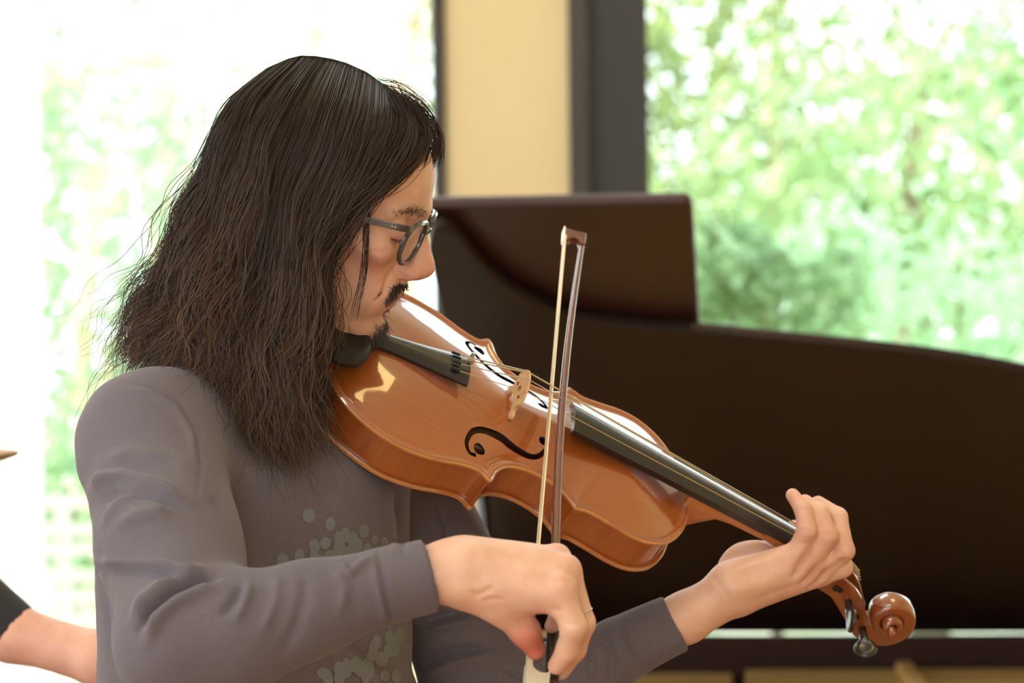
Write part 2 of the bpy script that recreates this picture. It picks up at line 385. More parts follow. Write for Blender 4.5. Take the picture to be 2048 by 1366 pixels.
tree('shrub', 'pale sunlit shrub low in the right window above the piano lid', 1900, 10.9, 640, (.95, .4, .42), 1300, mt2, lin(226, 246, 226), .095, cat='shrub', tr=.03, clumps=40, group=G)  # leaf colours whitened to look sunlit
tree('shrub', 'leafy green shrub beside the right edge of the piano flap', 1520, 9.6, 590, (.37, .24, .23), 1100, yg1, mt2, .08, cat='shrub', tr=.03, clumps=24, group=G)
tree('broadleaf_tree', 'hazy pale green tree in the middle of the left window', 330, 16.6, 190, (1.45, .9, 1.45), 3600, pl1, pl2, .11, bark=M_barkpale, group=G)
tree('broadleaf_tree', 'pale tree beside the curtain in the left window', 190, 13.3, 560, (.8, .55, 1.1), 2600, pl1, pl2, .10, bark=M_barkpale, group=G)
tree('broadleaf_tree', 'thin tree with sparse pale leaves above the violist’s head'.replace('’', "'"), 640, 26, 40, (1.45, .7, 1.05), 1000, pl1, pl2, .11, bark=M_barkpale, group=G)
tree('broadleaf_tree', 'tree with a pale tan trunk beside the cream pillar', 812, 13.0, -260, (.8, .5, .55), 900, ol1, pl2, .09, bark=M_barkpale, tr=.055, clumps=30, group=G)
tree('shrub', 'pale green shrub behind the white garden railing', 130, 11.4, 1080, (.7, .3, .45), 1500, pl1, pl2, .08, cat='shrub', tr=.03, clumps=30, group=G)
tree('broadleaf_tree', 'yellow-green tree standing beyond the right edge of the view', 3250, 17.8, 300, (1.5, .9, 1.4), 2000, yg1, yg2, .115, group=G)
tree('broadleaf_tree', 'pale green tree standing beyond the left edge of the view', -900, 17.5, 260, (1.4, .9, 1.4), 1800, pl1, pl2, .115, bark=M_barkpale, group=G)
M_rail = mat('white_railing_paint', lin(244, 244, 240), .6)
ro = empty('garden_railing', (pxx(60, 10), 10, -.15)); tag(ro, 'white garden railing of horizontal slats outside the left window', 'railing')
for px in (-60, 48, 118, 250): MB().box((pxx(px - 14, 10), 9.97, -.15), (pxx(px + 14, 10), 10.03, 1.02)).build('post', M_rail, ro)
for py in (992, 1048, 1086, 1140, 1180, 1232, 1290):
    z = H - (py - CY) / F * 10; MB().box((pxx(-160, 10), 9.94, z - .022), (pxx(420, 10), 9.97, z + .022)).build('slat', M_rail, ro)

# ------------------------------------------------------------------ grand piano
M_mahog = mat('piano_mahogany', lin(38, 22, 20), .45, coat=.06, coat_rough=.25, spec=.3, noise=(3, lin(28, 16, 15), .3), stretch=(1, 6, 6))
M_flapw = mat('piano_flap_mahogany', lin(58, 30, 25), .42, coat=.12, coat_rough=.25, noise=(3, lin(46, 23, 19), .3), stretch=(1, 6, 6))
M_gold = mat('piano_gold_plate', lin(244, 204, 132), .5, noise=(40, lin(236, 194, 120), .3))
M_rimw = mat('piano_rim_mahogany', lin(54, 26, 21), .6, noise=(3, lin(40, 19, 15), .3), stretch=(1, 6, 6), spec=.2)
M_spruce = mat('piano_soundboard', lin(196, 152, 92), .5)
PO = C(1000, 1268, 5.5); psi = R_(4.5); e1 = np.array([math.cos(psi), -math.sin(psi), 0]); e2 = np.array([-math.sin(psi), -math.cos(psi), 0]); ez = np.array([0, 0, 1.])
th = R_(31.5); ev = e2 * math.cos(th) + ez * math.sin(th); en = np.cross(e1, ev); en *= -1 if en @ e2 > 0 else 1
PO = np.array([PO[0], PO[1], 1.003])
piano = empty('grand_piano', (*(PO + e1 * .9 + e2 * .6)[:2], 0)); tag(piano, 'dark mahogany grand piano with its lid raised behind the violist', 'piano')
def lid_ab(px, py, off=0):
    q = ray_plane(px, py, PO + en * off, en) - PO - en * off; return (q @ e1, q @ ev)
def lid_poly(pts, off, th_, name, bev=.006, m=None):
    ab = [lid_ab(*p, off) for p in pts]
    return MB().prism(ab, PO + en * off, e1, ev, en * th_).build(name, m or M_mahog, piano, bevel=bev)
up = crom([(880, 452), (915, 470), (948, 510), (1000, 562), (1062, 602), (1132, 633), (1220, 650), (1395, 665), (1560, 681), (1760, 701), (1900, 719), (2048, 746), (2200, 785), (2330, 845), (2420, 940), (2450, 1060)], 60)
lid_poly([(1001, 1267), (968, 1080), (940, 930), (895, 700), (856, 500), (864, 462)] + [tuple(p) for p in up] + [(2460, 1267)], 0, .022, 'lid')
lid_poly([(1004, 1258), (880, 640), (846, 424), (858, 413), (1140, 409), (1374, 405), (1386, 414), (1400, 640), (1440, 1258)], .03, .022, 'lid_flap', .009, M_flapw)
MB().tube([PO + e1 * a[0] + ev * a[1] + en * .045 for a in (lid_ab(1338, 405, .04), lid_ab(1362, 405, .04))], .009, 8).build('flap_hinge', M_mahog, piano, True)
zr = .9925
rim_o = [(-.02, -.02), (1.75, -.02), (1.95, .1), (1.99, .35), (1.86, .6), (1.5, .8), (1.2, .97), (.92, 1.2), (.72, 1.36), (.5, 1.44), (-.02, 1.44)]
ro_ = crom(rim_o[1:10], 50); ro2 = np.vstack([rim_o[0], ro_, rim_o[10]])
ctr_ = np.array([.8, .6])
def inset(p, d):
    t = np.gradient(p, axis=0); t /= np.linalg.norm(t, axis=1)[:, None] + 1e-9; n = np.stack([-t[:, 1], t[:, 0]], 1); return p + n * d
def ring(outer, inner, za, zb, m, name):
    b = MB(); n = len(outer); g = lambda q, z: PO * np.array([1, 1, 0]) + e1 * q[0] + e2 * q[1] + ez * z
    for i in range(n):
        j = (i + 1) % n
        if i == n - 1: continue
        b.add([g(outer[i], za), g(outer[j], za), g(inner[j], za), g(inner[i], za), g(outer[i], zb), g(outer[j], zb), g(inner[j], zb), g(inner[i], zb)],
              [(0, 1, 2, 3), (4, 7, 6, 5), (0, 4, 5, 1), (2, 6, 7, 3)])
    return b.build(name, m, piano)
inn = inset(ro2, .05)
ring(ro2, inn, .68, zr, M_rimw, 'rim')
gp = lambda q, z: PO * np.array([1, 1, 0]) + e1 * q[0] + e2 * q[1] + ez * z
MB().prism([tuple(p) for p in inn], PO * np.array([1, 1, 0]) + ez * .80, e1, e2, ez * .02).build('soundboard', M_spruce, piano)
in2 = inset(ro2, .07)
zp = .905
right = [(.47, .055)] + [tuple(p) for p in in2[1:] if p[0] > .47] + [(.47, 1.3)]
MB().prism(right, PO * np.array([1, 1, 0]) + ez * zp, e1, e2, ez * .03).build('iron_plate', M_gold, piano, bevel=.004)
MB().prism([(.22, .055), (.445, .055), (.445, 1.3), (.22, 1.3)], PO * np.array([1, 1, 0]) + ez * (zp - .006), e1, e2, ez * .03).build('iron_plate', M_gold, piano, bevel=.004)
for a in (.75, 1.1): MB().prism([(a, .08), (a + .03, .08), (a + .05, .9), (a + .02, .9)], PO * np.array([1, 1, 0]) + ez * (zp + .03), e1, e2, ez * .018).build('plate_strut', M_gold, piano, bevel=.005)
MB().prism([(-.28, .0), (.0, .0), (.0, 1.42), (-.28, 1.42)], PO * np.array([1, 1, 0]) + ez * .60, e1, e2, ez * .1).build('keybed', M_mahog, piano, bevel=.01)
MB().prism([(.0, .04), (.03, .04), (.03, 1.38), (.0, 1.38)], PO * np.array([1, 1, 0]) + ez * .70, e1, e2, ez * .2).build('fallboard', M_mahog, piano, bevel=.008)
M_ivory = mat('ivory_keys', lin(236, 230, 212), .3)
MB().prism([(-.2, .1), (-.03, .1), (-.03, 1.33), (-.2, 1.33)], PO * np.array([1, 1, 0]) + ez * .70, e1, e2, ez * .02).build('keyboard', M_ivory, piano)
for a, b in ((.05, .12), (.05, 1.3), (1.7, .3)):
    q = gp((a, b), 0); MB().tube([q, q + ez * .12, q + ez * .68], [.035, .04, .06], 14).build('leg', M_mahog, piano, True)
_lp = lid_ab(962, 975)
MB().tube([PO + e1 * _lp[0] + ev * _lp[1], C(1010, 1478, 4.12)], .0105, 8).build('lid_prop', M_mahog, piano, True)
for a in (.25, 1.2): MB().box((-.02, -.004, -.012), (.02, .012, .02), None).build('lid_hinge', M_gold, piano).matrix_world = Matrix.Translation(Vector(PO + e1 * a - ez * .003))
# ------------------------------------------------------------------ viola
RV = np.array([[.8606, -.0106, .5092], [.3037, .8132, -.4964], [-.4088, .5819, .7031]]); u_, _, v_ = np.linalg.svd(RV); RV = u_ @ v_
TV = np.array([-.1753, 2.6132, .0124])
RW = W @ RV; OW = W @ TV + np.array([0, 0, H])
MV = Matrix(RW.tolist()).to_4x4(); MV.translation = Vector(OW)
def VL(x, y, z): return RW @ np.array([x, y, z]) + OW            # viola's own coordinates -> room
def to_local(px, py, ax, val):
    """pixel -> viola coordinates on the plane where coordinate ax equals val"""
    n = RW[:, ax]; q = ray_plane(px, py, OW + n * val, n); return RW.T @ (q - OW)
viola = empty('viola', mw=MV); tag(viola, 'glossy orange-brown viola tucked under the man\'s chin', 'viola')
def varnish(name, c1, c2, scale, stretch, con=.25, rough=.32, coat=1.0, wave=None):
    m = mat(name, c1, rough, coat=coat, noise=(scale, c2, con), stretch=stretch, coat_rough=.06)
    m.node_tree.nodes['Principled BSDF'].inputs['Coat IOR'].default_value = 1.7
    return m
M_top = varnish('spruce_top_varnish', lin(166, 88, 32), lin(148, 74, 25), 5, (6, 90, 6), .4)
M_rib = varnish('flamed_rib_varnish', lin(170, 88, 28), lin(144, 68, 19), 3, (50, 50, 4), .3)
M_edge = varnish('worn_edge_varnish', lin(194, 126, 62), lin(166, 96, 40), 30, (1, 1, 1))
M_neck = varnish('neck_maple', lin(190, 116, 52), lin(160, 88, 36), 6, (4, 30, 30), .3, .4, .5)
M_scroll = varnish('scroll_varnish', lin(150, 76, 28), lin(116, 54, 18), 8, (3, 12, 3), .3)
M_ebony = mat('ebony', lin(30, 30, 31), .3, coat=.35, coat_rough=.2, noise=(20, lin(22, 22, 24), .3), stretch=(2, 30, 30))
M_bridge = mat('bridge_maple', lin(226, 186, 138), .6, noise=(120, lin(204, 158, 108), .2), stretch=(1, 1, 3))
M_gut = mat('string_gold', lin(206, 182, 130), .35, metal=.6)
M_steel = mat('string_steel', lin(206, 204, 200), .3, metal=.8)
LB = .3995
half = [(0, 0), (.0012, .022), (.006, .046), (.019, .077), (.044, .104), (.083, .1185), (.120, .115), (.150, .104), (.168, .1010), (.1785, .1085), (.1800, .1090)]
cbt = [(.1800, .1090), (.1822, .1045), (.187, .0905), (.197, .0775), (.212, .0700), (.228, .0675), (.245, .0700), (.258, .0765), (.2665, .0855), (.2700, .0912), (.2712, .0920)]
upb = [(.2712, .0920), (.2745, .0912), (.286, .0880), (.306, .0910), (.328, .0952), (.350, .0930), (.371, .0795), (.387, .0560), (.3955, .0320), (.3990, .0150), (LB, 0)]
OUT = np.vstack([crom(half, 110), crom(cbt, 70)[1:], crom(upb, 110)[1:]]); OUT[:, 0] = np.maximum.accumulate(OUT[:, 0] + np.arange(len(OUT)) * 1e-9)
hw = lambda x: np.interp(x, OUT[:, 0], OUT[:, 1])
FULL = np.vstack([OUT, (OUT * [1, -1])[::-1][1:-1]])
def edge_d(x, y):
    P = np.stack([x, np.abs(y)], -1).reshape(-1, 2); d = np.full(len(P), 9.)
    for i in range(0, len(P), 3000): d[i:i + 3000] = np.sqrt(((P[i:i + 3000, None] - OUT[None]) ** 2).sum(-1)).min(1)
    return d.reshape(np.shape(x))
def arch(d, h):
    z = h * np.sin(np.pi / 2 * np.clip((d - .0075) / .078, 0, 1)) ** 1.25
    z -= .0012 * np.exp(-((d - .0075) / .003) ** 2)
    z -= .0018 * (1 - np.sqrt(np.clip(1 - ((.0022 - np.minimum(d, .0022)) / .0022) ** 2, 0, 1)))
    return z
NX, NY = 190, 71
ss = np.linspace(0, 1, NX); xs_ = np.concatenate([OUT[np.linspace(0, len(OUT) - 1, NX).astype(int), 0]]); xs_[0] = 1e-5; xs_[-1] = LB - 1e-5
tt = np.linspace(-1, 1, NY); tt = np.sign(tt) * (1 - (1 - np.abs(tt)) ** 1.6)
def plate(name, z0, sgn, h, th, m):
    X = np.repeat(xs_[:, None], NY, 1); Y = hw(X) * tt[None]
    D = edge_d(X, Y); Z = arch(D, h); Zt = z0 + sgn * Z; Zb = z0 - sgn * th + sgn * (np.maximum(Z - .0004, -.0005) + .0016 * np.clip((D - .008) / .01, 0, 1))
    V = np.concatenate([np.stack([X, Y, Zt], -1).reshape(-1, 3), np.stack([X, Y, Zb], -1).reshape(-1, 3)])
    i = np.arange(NX * NY).reshape(NX, NY); q = np.stack([i[:-1, :-1], i[1:, :-1], i[1:, 1:], i[:-1, 1:]], -1).reshape(-1, 4)
    n = NX * NY; b = np.concatenate([i[:, 0], i[-1, 1:], i[::-1, -1][1:], i[0, ::-1][1:-1]]); b2 = np.roll(b, -1)
    side = np.stack([b, b2, b2 + n, b + n], -1)
    Q = np.concatenate([q, q[:, ::-1] + n, side[:, ::-1]])
    if sgn < 0: Q = Q[:, ::-1]
    return mobj(name, V, Q, m, viola, True, False)
top = plate('top_plate', 0, 1, .0155, .0042, M_top)
def ztop(x, y): return float(arch(edge_d(np.array([x]), np.array([y])), .0155)[0])
# f-holes: cut right through the top
fpath = [(2 * (1245 - 1245), 0)]
f_px = [(962, 897), (951, 893), (943, 884), (940, 873), (945, 862), (956, 857), (972, 857), (992, 862), (1010, 869), (1026, 879), (1046, 890), (1066, 899), (1080, 902), (1090, 899), (1097, 891), (1097, 882), (1091, 876)]
fl = np.array([to_local(px, py, 2, .0105)[:2] for px, py in f_px]); fc = crom(fl, 60)
wd = np.interp(np.linspace(0, 1, 60), [0, .1, .25, .45, .55, .75, .9, 1], [.0020, .0018, .0026, .0046, .0048, .0028, .0018, .0018])
tg = np.gradient(fc, axis=0); tg /= np.linalg.norm(tg, axis=1)[:, None]; nr = np.stack([-tg[:, 1], tg[:, 0]], 1)
strip = np.vstack([fc + nr * wd[:, None], (fc - nr * wd[:, None])[::-1]])
circ = lambda c, r: np.array([[c[0] + r * math.cos(a), c[1] + r * math.sin(a)] for a in np.linspace(0, 2 * math.pi, 24, endpoint=False)])
e_lo = to_local(965, 890, 2, .009)[:2]; e_hi = to_local(1089, 878, 2, .011)[:2]
M_fedge = mat('inked_hole_edge', lin(20, 14, 11), .6); cutters = []
for sy in (1, -1):
    for poly in (strip, circ(e_lo, .0062), circ(e_hi, .0044)):
        b = MB().prism([tuple(p * [1, sy]) for p in poly], (0, 0, -.008), (1, 0, 0), (0, 1, 0), (0, 0, .04)); o = b.build('cut', M_fedge, viola, world=False); cutters.append(o)
bpy.context.view_layer.update()
for o in cutters:
    bm_ = top.modifiers.new('f', 'BOOLEAN'); bm_.object = o; bm_.solver = 'EXACT'; bm_.operation = 'DIFFERENCE'; bm_.material_mode = 'TRANSFER'
dg = bpy.context.evaluated_depsgraph_get(); me2 = bpy.data.meshes.new_from_object(top.evaluated_get(dg)); top.modifiers.clear()
if len(me2.polygons) > 10000: top.data = me2
for o in cutters: bpy.data.objects.remove(o)
top.data.set_sharp_from_angle(angle=R_(50))
plate('back_plate', -.0405, -1, .013, .0042, M_rib)
# edging lines (purfling) and worn rim on both plates
def loop_tube(path, z, r, name, m, flat=None):
    P = np.c_[path, z if np.ndim(z) else np.full(len(path), z)]; P = np.vstack([P, P[:2]])
    MB().tube(P, r, 6).build(name, m, viola, True, False)
loop_tube(FULL * [1, 1] - 0, -.0021, .0019, 'edge', M_edge); loop_tube(FULL, -.0385, .0019, 'edge', M_edge)
tgF = np.gradient(np.vstack([FULL[-1:], FULL, FULL[:1]]), axis=0)[1:-1]; tgF /= np.linalg.norm(tgF, axis=1)[:, None] + 1e-12
nF = np.stack([tgF[:, 1], -tgF[:, 0]], 1); IN = FULL + nF * np.sign((nF * (np.array([LB / 2, 0]) - FULL)).sum(1).mean()) * .0028
b = MB(); n = len(IN)
b.add([(p[0], p[1], -.003) for p in IN] + [(p[0], p[1], -.0375) for p in IN], [(i, (i + 1) % n, n + (i + 1) % n, n + i) for i in range(n)])
o = b.build('ribs', M_rib, viola, True, False)
# neck, heel, fingerboard
XN = .566                                                     # nut
fbz = lambda x: np.interp(x, [.252, XN], [.0350, .0135])
fbh = lambda x: np.interp(x, [.252, XN], [.0225, .0125])
def loft(sec, name, m, smooth=True, cap=True):
    k = len(sec[0]); V = [p for s in sec for p in s]
    f = [(i * k + j, i * k + (j + 1) % k, (i + 1) * k + (j + 1) % k, (i + 1) * k + j) for i in range(len(sec) - 1) for j in range(k)]
    if cap: f += [tuple(range(k))[::-1], tuple(range((len(sec) - 1) * k, len(sec) * k))]
    return MB().add(V, f).build(name, m, viola, smooth, False)
sec = []
for x in np.linspace(.252, XN, 14):
    h = fbh(x); z = fbz(x); a = np.linspace(-1, 1, 13)
    sec.append([(x, h * t, z - .0048 * t * t * (h / .0225)) for t in a] + [(x, h * .96, z - .0105), (x, h * .5, z - .0085), (x, -h * .5, z - .0085), (x, -h * .96, z - .0105)])
loft(sec, 'fingerboard', M_ebony)
sec = []
for x, d, w_ in [(.393, .0395, .013), (.3995, .041, .0155), (.404, .037, .0150), (.410, .029, .0145), (.418, .0195, .0150), (.430, .0125, .0155), (.445, .0085, .0155), (.480, .0065, .0148), (.53, .0068, .0138), (XN - .006, .0095, .0130), (XN + .004, .012, .013)]:
    zt = fbz(x) - .0088; a = np.linspace(0, math.pi, 12); bot = -d if x < .425 else zt - .0125 - (d - .0065)
    bot = min(bot, zt - .012); sec.append([(x, w_ * math.cos(t), zt + (bot - zt) * math.sin(t) ** .75) for t in a])
loft(sec, 'neck', M_neck)
MB().box((XN, -.0125, .003), (XN + .005, .0125, .0155)).build('nut', M_ebony, viola, False, False, .001)
# tailpiece
sec = []
for x in np.linspace(.012, .141, 14):
    s = (x - .012) / .129; h = .0095 + .0135 * s ** 1.6; z = .0175 + .0135 * s; a = np.linspace(-1, 1, 11)
    sec.append([(x, h * t, z - .0055 * t * t) for t in a] + [(x, h * .95, z - .0085), (x, 0, z - .0055), (x, -h * .95, z - .0085)])
tp = loft(sec, 'tailpiece', M_ebony)
for y in (-.0125, -.0042, .0042, .0125):
    MB().tube([(.122, y, .0315 - 30 * y * y * .5), (.130, y, .0322 - 30 * y * y * .5)], .0013, 8).build('string_slot_shade', mat('slot_shade_black', lin(8, 8, 8), .6) if y == -.0125 else bpy.data.materials['slot_shade_black'], tp, True, False).matrix_parent_inverse = Matrix()  # black rods stand in for the shade inside the slots
sd = MB().box((-.001, -.018, -.003), (.009, .018, .0055)).build('saddle', M_ebony, viola, False, False, .0015)
MB().tube([(.004, -.006, .006), (.004, .006, .006)], .002, 8).build('tailgut', M_ebony, viola, True, False)
MB().tube([(.002, 0, -.020), (-.006, 0, -.020), (-.012, 0, -.020)], [.0055, .0075, .006], 16).build('end_button', M_ebony, viola, True, False)
# fine tuner on the A string
ft = MB().box((.1375, -.0125 + .018, .0300), (.1435, -.0065 + .018, .0360)).tube([(.139, .0085, .034), (.139, .0085, .041)], .002, 8)
ft.build('fine_tuner', M_steel, viola, False, False, .0008)
# bridge: thin maple blade, its holes only brown discs coloured as shade
XB = .1943
prof = [(-.0235, 0), (-.0160, 0), (-.0150, .004), (-.0085, .0075), (0, .0085), (.0085, .0075), (.0150, .004), (.0160, 0), (.0235, 0), (.0232, .0045), (.0185, .008), (.0195, .0135), (.0225, .019), (.0215, .0245), (.0190, .0290), (.012, .0350), (0, .0372), (-.012, .0345), (-.0190, .0275), (-.0215, .0235), (-.0225, .0185), (-.0195, .0135), (-.0185, .008), (-.0232, .0045)]
zb = ztop(XB, .018)
pc = crom(np.vstack([prof, prof[:1]]), 90)[:-1]
bv = MB(); n = len(pc)
t0 = lambda z: .0021 - .0013 * z / .037
bv.add([(XB + s_ * t0(p[1]), p[0], zb + p[1]) for s_ in (-1, 1) for p in pc], [tuple(range(n))[::-1], tuple(range(n, 2 * n))] + [(i, (i + 1) % n, n + (i + 1) % n, n + i) for i in range(n)])
br = bv.build('bridge', M_bridge, viola, False, False)
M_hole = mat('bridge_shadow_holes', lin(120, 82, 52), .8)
for y, z, r in ((0, .0205, .0026), (-.0105, .018, .0018), (.0105, .018, .0018)):
    MB().tube([(XB - .0022, y, zb + z), (XB + .0022, y, zb + z)], r, 12).build('bridge_hole_shade', M_hole, br, True, False).matrix_parent_inverse = Matrix()
# strings
for i, y in enumerate((-.0165, -.0055, .0055, .0165)):
    yn = y * .52; zbr = zb + .0372 - 26 * y * y + .0003
    MB().tube([(.130, y * .76, .0322 - 9 * y * y), (XB, y, zbr), (XN + .002, yn, .0163), (XN + .03, yn * .8, .004)], [.00045 + i * .00012] * 4, 6).build('string', M_gut if i in (0, 2) else M_steel, viola, True, False)
# pegbox, scroll and pegs: side profile read on the near cheek
ym = -.0165
pf = lambda pts, y=ym: [tuple(to_local(px, py, 1, y)[[0, 2]]) for px, py in pts]
frontp = pf([(1668, 1143), (1682, 1152), (1695, 1165), (1712, 1181), (1726, 1205), (1734, 1235), (1738, 1246)]); backp = pf([(1625, 1166), (1640, 1180), (1660, 1193), (1671, 1208), (1682, 1227), (1698, 1256), (1706, 1272), (1716, 1280)])
fr = crom(frontp, 24); bk = crom(backp, 24)
def cheek(y0, y1, taper, name):
    b = MB(); V = []
    for s_ in range(24):
        u = s_ / 23; k = 1 - taper * u
        for (q, yy) in ((fr[s_], y0 * k), (fr[s_], y1 * k), (bk[s_], y1 * k), (bk[s_], y0 * k)): V.append((q[0], yy, q[1]))
    f = [(i * 4 + j, i * 4 + (j + 1) % 4, i * 4 + 4 + (j + 1) % 4, i * 4 + 4 + j) for i in range(23) for j in range(4)] + [(3, 2, 1, 0), (92, 93, 94, 95)]
    return b.add(V, f).build(name, M_scroll, viola, True, False, .0012)
pegbox = cheek(-.0175, -.0118, .25, 'pegbox_cheek'); cheek(.0118, .0175, .25, 'pegbox_cheek')
V = []
for s_ in range(24):
    k = 1 - .25 * s_ / 23; m_ = bk[s_] + (fr[s_] - bk[s_]) * .28
    V += [(bk[s_][0], -.0172 * k, bk[s_][1]), (bk[s_][0], .0172 * k, bk[s_][1]), (m_[0], .012 * k, m_[1]), (m_[0], -.012 * k, m_[1])]
MB().add(V, [(i * 4 + j, i * 4 + (j + 1) % 4, i * 4 + 4 + (j + 1) % 4, i * 4 + 4 + j) for i in range(23) for j in range(4)] + [(3, 2, 1, 0), (92, 93, 94, 95)]).build('pegbox_back', M_scroll, viola, True, False)
eye = np.array(to_local(1781, 1257, 1, -.020))[[0, 2]]
st_a = (fr[-1] + bk[-1]) / 2 - eye; a0 = math.atan2(st_a[1], st_a[0]); r0 = np.hypot(*st_a)
sec = []
NT = 150
for i in range(NT):
    u = i / (NT - 1); a = a0 + 2 * math.pi * 2.15 * u
    rm = r0 * (1 - u) ** 1.0 * .0 + np.interp(u, [0, .12, .3, .47, .7, .93, 1], [r0, r0 * .84, .0160, .0132, .0090, .0045, .0030]); th_ = np.interp(u, [0, .12, .3, .6, 1], [np.linalg.norm(fr[-1] - bk[-1]) / 2, .0095, .0062, .0042, .0030])
    w_ = np.interp(u, [0, .2, .45, .7, .9, 1], [.0128, .0115, .0145, .0195, .0235, .0245])
    ca, sa = math.cos(a), math.sin(a); s = []
    for t in np.linspace(0, 2 * math.pi, 14, endpoint=False):
        cr = math.copysign(abs(math.cos(t)) ** .7, math.cos(t)); cw = math.copysign(abs(math.sin(t)) ** .35, math.sin(t))
        r = rm + cr * th_; s.append((eye[0] + r * ca, cw * w_ * (1 - .06 * cr), eye[1] + r * sa))
    sec.append(s)
loft(sec, 'scroll', M_scroll)
sec = [[(eye[0] + r * math.cos(a), y, eye[1] + r * math.sin(a)) for a in np.linspace(0, 2 * math.pi, 12, endpoint=False)] for y, r in ((-.0315, .0015), (-.0305, .0030), (-.0265, .0040), (.0265, .0040), (.0305, .003), (.0315, .0015))]
loft(sec, 'scroll_eye', M_scroll)
def peg(px, py, hx, hy, yl, side, name='peg'):
    """shaft through the cheek at a pixel, thumb-piece towards pixel h"""
    p = to_local(px, py, 1, ym); d = np.array([0, -1. * side, 0]); a = np.array([p[0], -.030 * side, p[2]])
    b = MB().tube([(p[0], .017 * side, p[2]), (p[0], -.019 * side, p[2]), tuple(a)], [.0032, .0040, .0042], 12)
    o = b.build(name, M_ebony, viola, True, False)
    S = Shape(); t = to_local(hx, hy, 1, -.042 * side); ang = yl; ax = np.array([math.cos(ang), 0, math.sin(ang)]); c = np.array([p[0], -.0425 * side, p[2]])
    Rm = np.stack([ax, [0, 1, 0], np.cross(ax, [0, 1, 0])], 1)
    S.ell(c, (.0118, .0125, .0042), Rm, .002); S.rc(a + np.array([0, .003 * side, 0]), a - np.array([0, .004 * side, 0]), .0046, .005, .003)
    for sg in (1, -1): S.ell(c + np.cross(ax, [0, 1, 0]) * sg * .0062 + ax * 0, (.0085, .0100, .0035), Rm, .002, True)
    Vp, Fp = S.mesh(.0007, .005)
    q = mobj('peg_head', Vp, Fp, M_ebony, o, True, False); q.matrix_parent_inverse = Matrix()
peg(1697, 1206, 0, 0, 1.9, 1); peg(1725, 1262, 0, 0, .6, 1)
peg(1680, 1180, 0, 0, 1.0, -1); peg(1712, 1235, 0, 0, 2.4, -1)
MB().tube([(to_local(1672, 1176, 1, ym)[0], -.0180, to_local(1672, 1176, 1, ym)[2]), (to_local(1672, 1176, 1, ym)[0], -.0172, to_local(1672, 1176, 1, ym)[2])], .0036, 14).build('peg_end', M_ebony, viola, True, False)
# chin rest
S = Shape()
S.ell((.010, -.034, .0255), (.030, .046, .0090), None, .004); S.ell((.013, -.028, .0380), (.024, .036, .0105), None, .004, True)
S.rc((.000, -.034, .022), (-.003, -.034, -.02), .0055, .005, .006, flat=((0, 1, 0), .35)); S.rc((-.003, -.034, -.02), (-.003, -.034, -.044), .003, .003, .003)
S.rc((.012, -.012, .024), (-.004, -.012, .004), .006, .005, .008)
Vc, Fc_ = S.mesh(.0016, .01); mobj('chin_rest', Vc, Fc_, mat('chin_rest_black', lin(24, 24, 25), .55, spec=.3), viola, True, False)

# ------------------------------------------------------------------ bow
M_stick = mat('bow_pernambuco', lin(112, 56, 34), .3, coat=.6, noise=(60, lin(84, 38, 22), .3), stretch=(1, 1, .1))
M_hair_b = mat('bow_hair', lin(238, 220, 186), .55, noise=(300, lin(222, 200, 160), .3), stretch=(1, .1, .1))
M_leather = mat('bow_grip_leather', lin(24, 24, 26), .5)
M_bone = mat('bow_frog_bone', lin(240, 230, 204), .35, coat=.4)
M_pearl = mat('bow_metal', lin(210, 208, 204), .25, metal=.9)
Ht = C(1129, 478, 2.885); Hf = C(1054, 1345, 2.334)           # hair line, tip and frog
St = C(1160, 470, 2.900); Sf = C(1102, 1345, 2.343)
bd = (Hf - Ht) / np.linalg.norm(Hf - Ht)
side = Sf - Hf; side -= bd * (side @ bd); side /= np.linalg.norm(side); wid = np.cross(bd, side)
bow = empty('viola_bow', Hf); tag(bow, 'wooden viola bow with pale hair held upright across the strings', 'bow')
L = np.linalg.norm(Hf - Ht)
gap_f = .0215; gap_t = .0185
pts, rad = [], []
for u in np.linspace(0, 1, 26):
    g = gap_t + (gap_f - gap_t) * u - .010 * math.sin(math.pi * min(1, u * 1.02)) ** 1.0 * (1 - .35 * u)
    pts.append(Ht + (Hf - Ht) * u + side * g); rad.append(np.interp(u, [0, .3, 1], [.0027, .0036, .0043]))
endp = pts[-1] + bd * .06
MB().tube(pts + [endp], rad + [.0043], 14).build('stick', M_stick, bow, True)
# head of the bow
hp = [(-.0045, gap_t + .003), (-.016, gap_t + .0033), (-.0165, gap_t - .001), (-.0145, .010), (-.0150, .001), (-.017, -.0012), (.0055, -.0008), (.0062, .003), (.001, .006), (-.0025, .010), (-.001, gap_t - .004), (.006, gap_t - .0028), (.004, gap_t + .0026)]
MB().prism(hp, Ht - wid * .0042, bd, side, wid * .0084).build('head', M_stick, bow, False, bevel=.0012)
MB().prism([(-.017, -.0024), (.0055, -.002), (.0055, -.0006), (-.017, -.001)], Ht - wid * .0045, bd, side, wid * .009).build('tip_plate', M_bone, bow)
wv = np.array([wid * s_ for s_ in (-.0052, .0052)])
MB().prism([(-.001, -.0006), (L, -.0006), (L, .0006), (-.001, .0006)], Ht - wid * .0052, bd, side, wid * .0104).build('hair', M_hair_b, bow)
arc = [(.012 + .0075 * math.cos(a) - .012, .0105 + .0075 * math.sin(a)) for a in np.linspace(R_(90), R_(-90), 14)]
fg = [(-.012, .003), (-.012, -.0015), (.050, -.0015), (.050, .0165), (-.004, .0185)] + [(p[0] - .006, p[1]) for p in arc]
MB().prism(fg, Hf - wid * .0058, bd, side, wid * .0116).build('frog', M_bone, bow, False, bevel=.001)
g0 = pts[-1] - bd * .085 + side * 0
gp_ = [np.array(pts[i]) for i in (22, 23, 24, 25)]
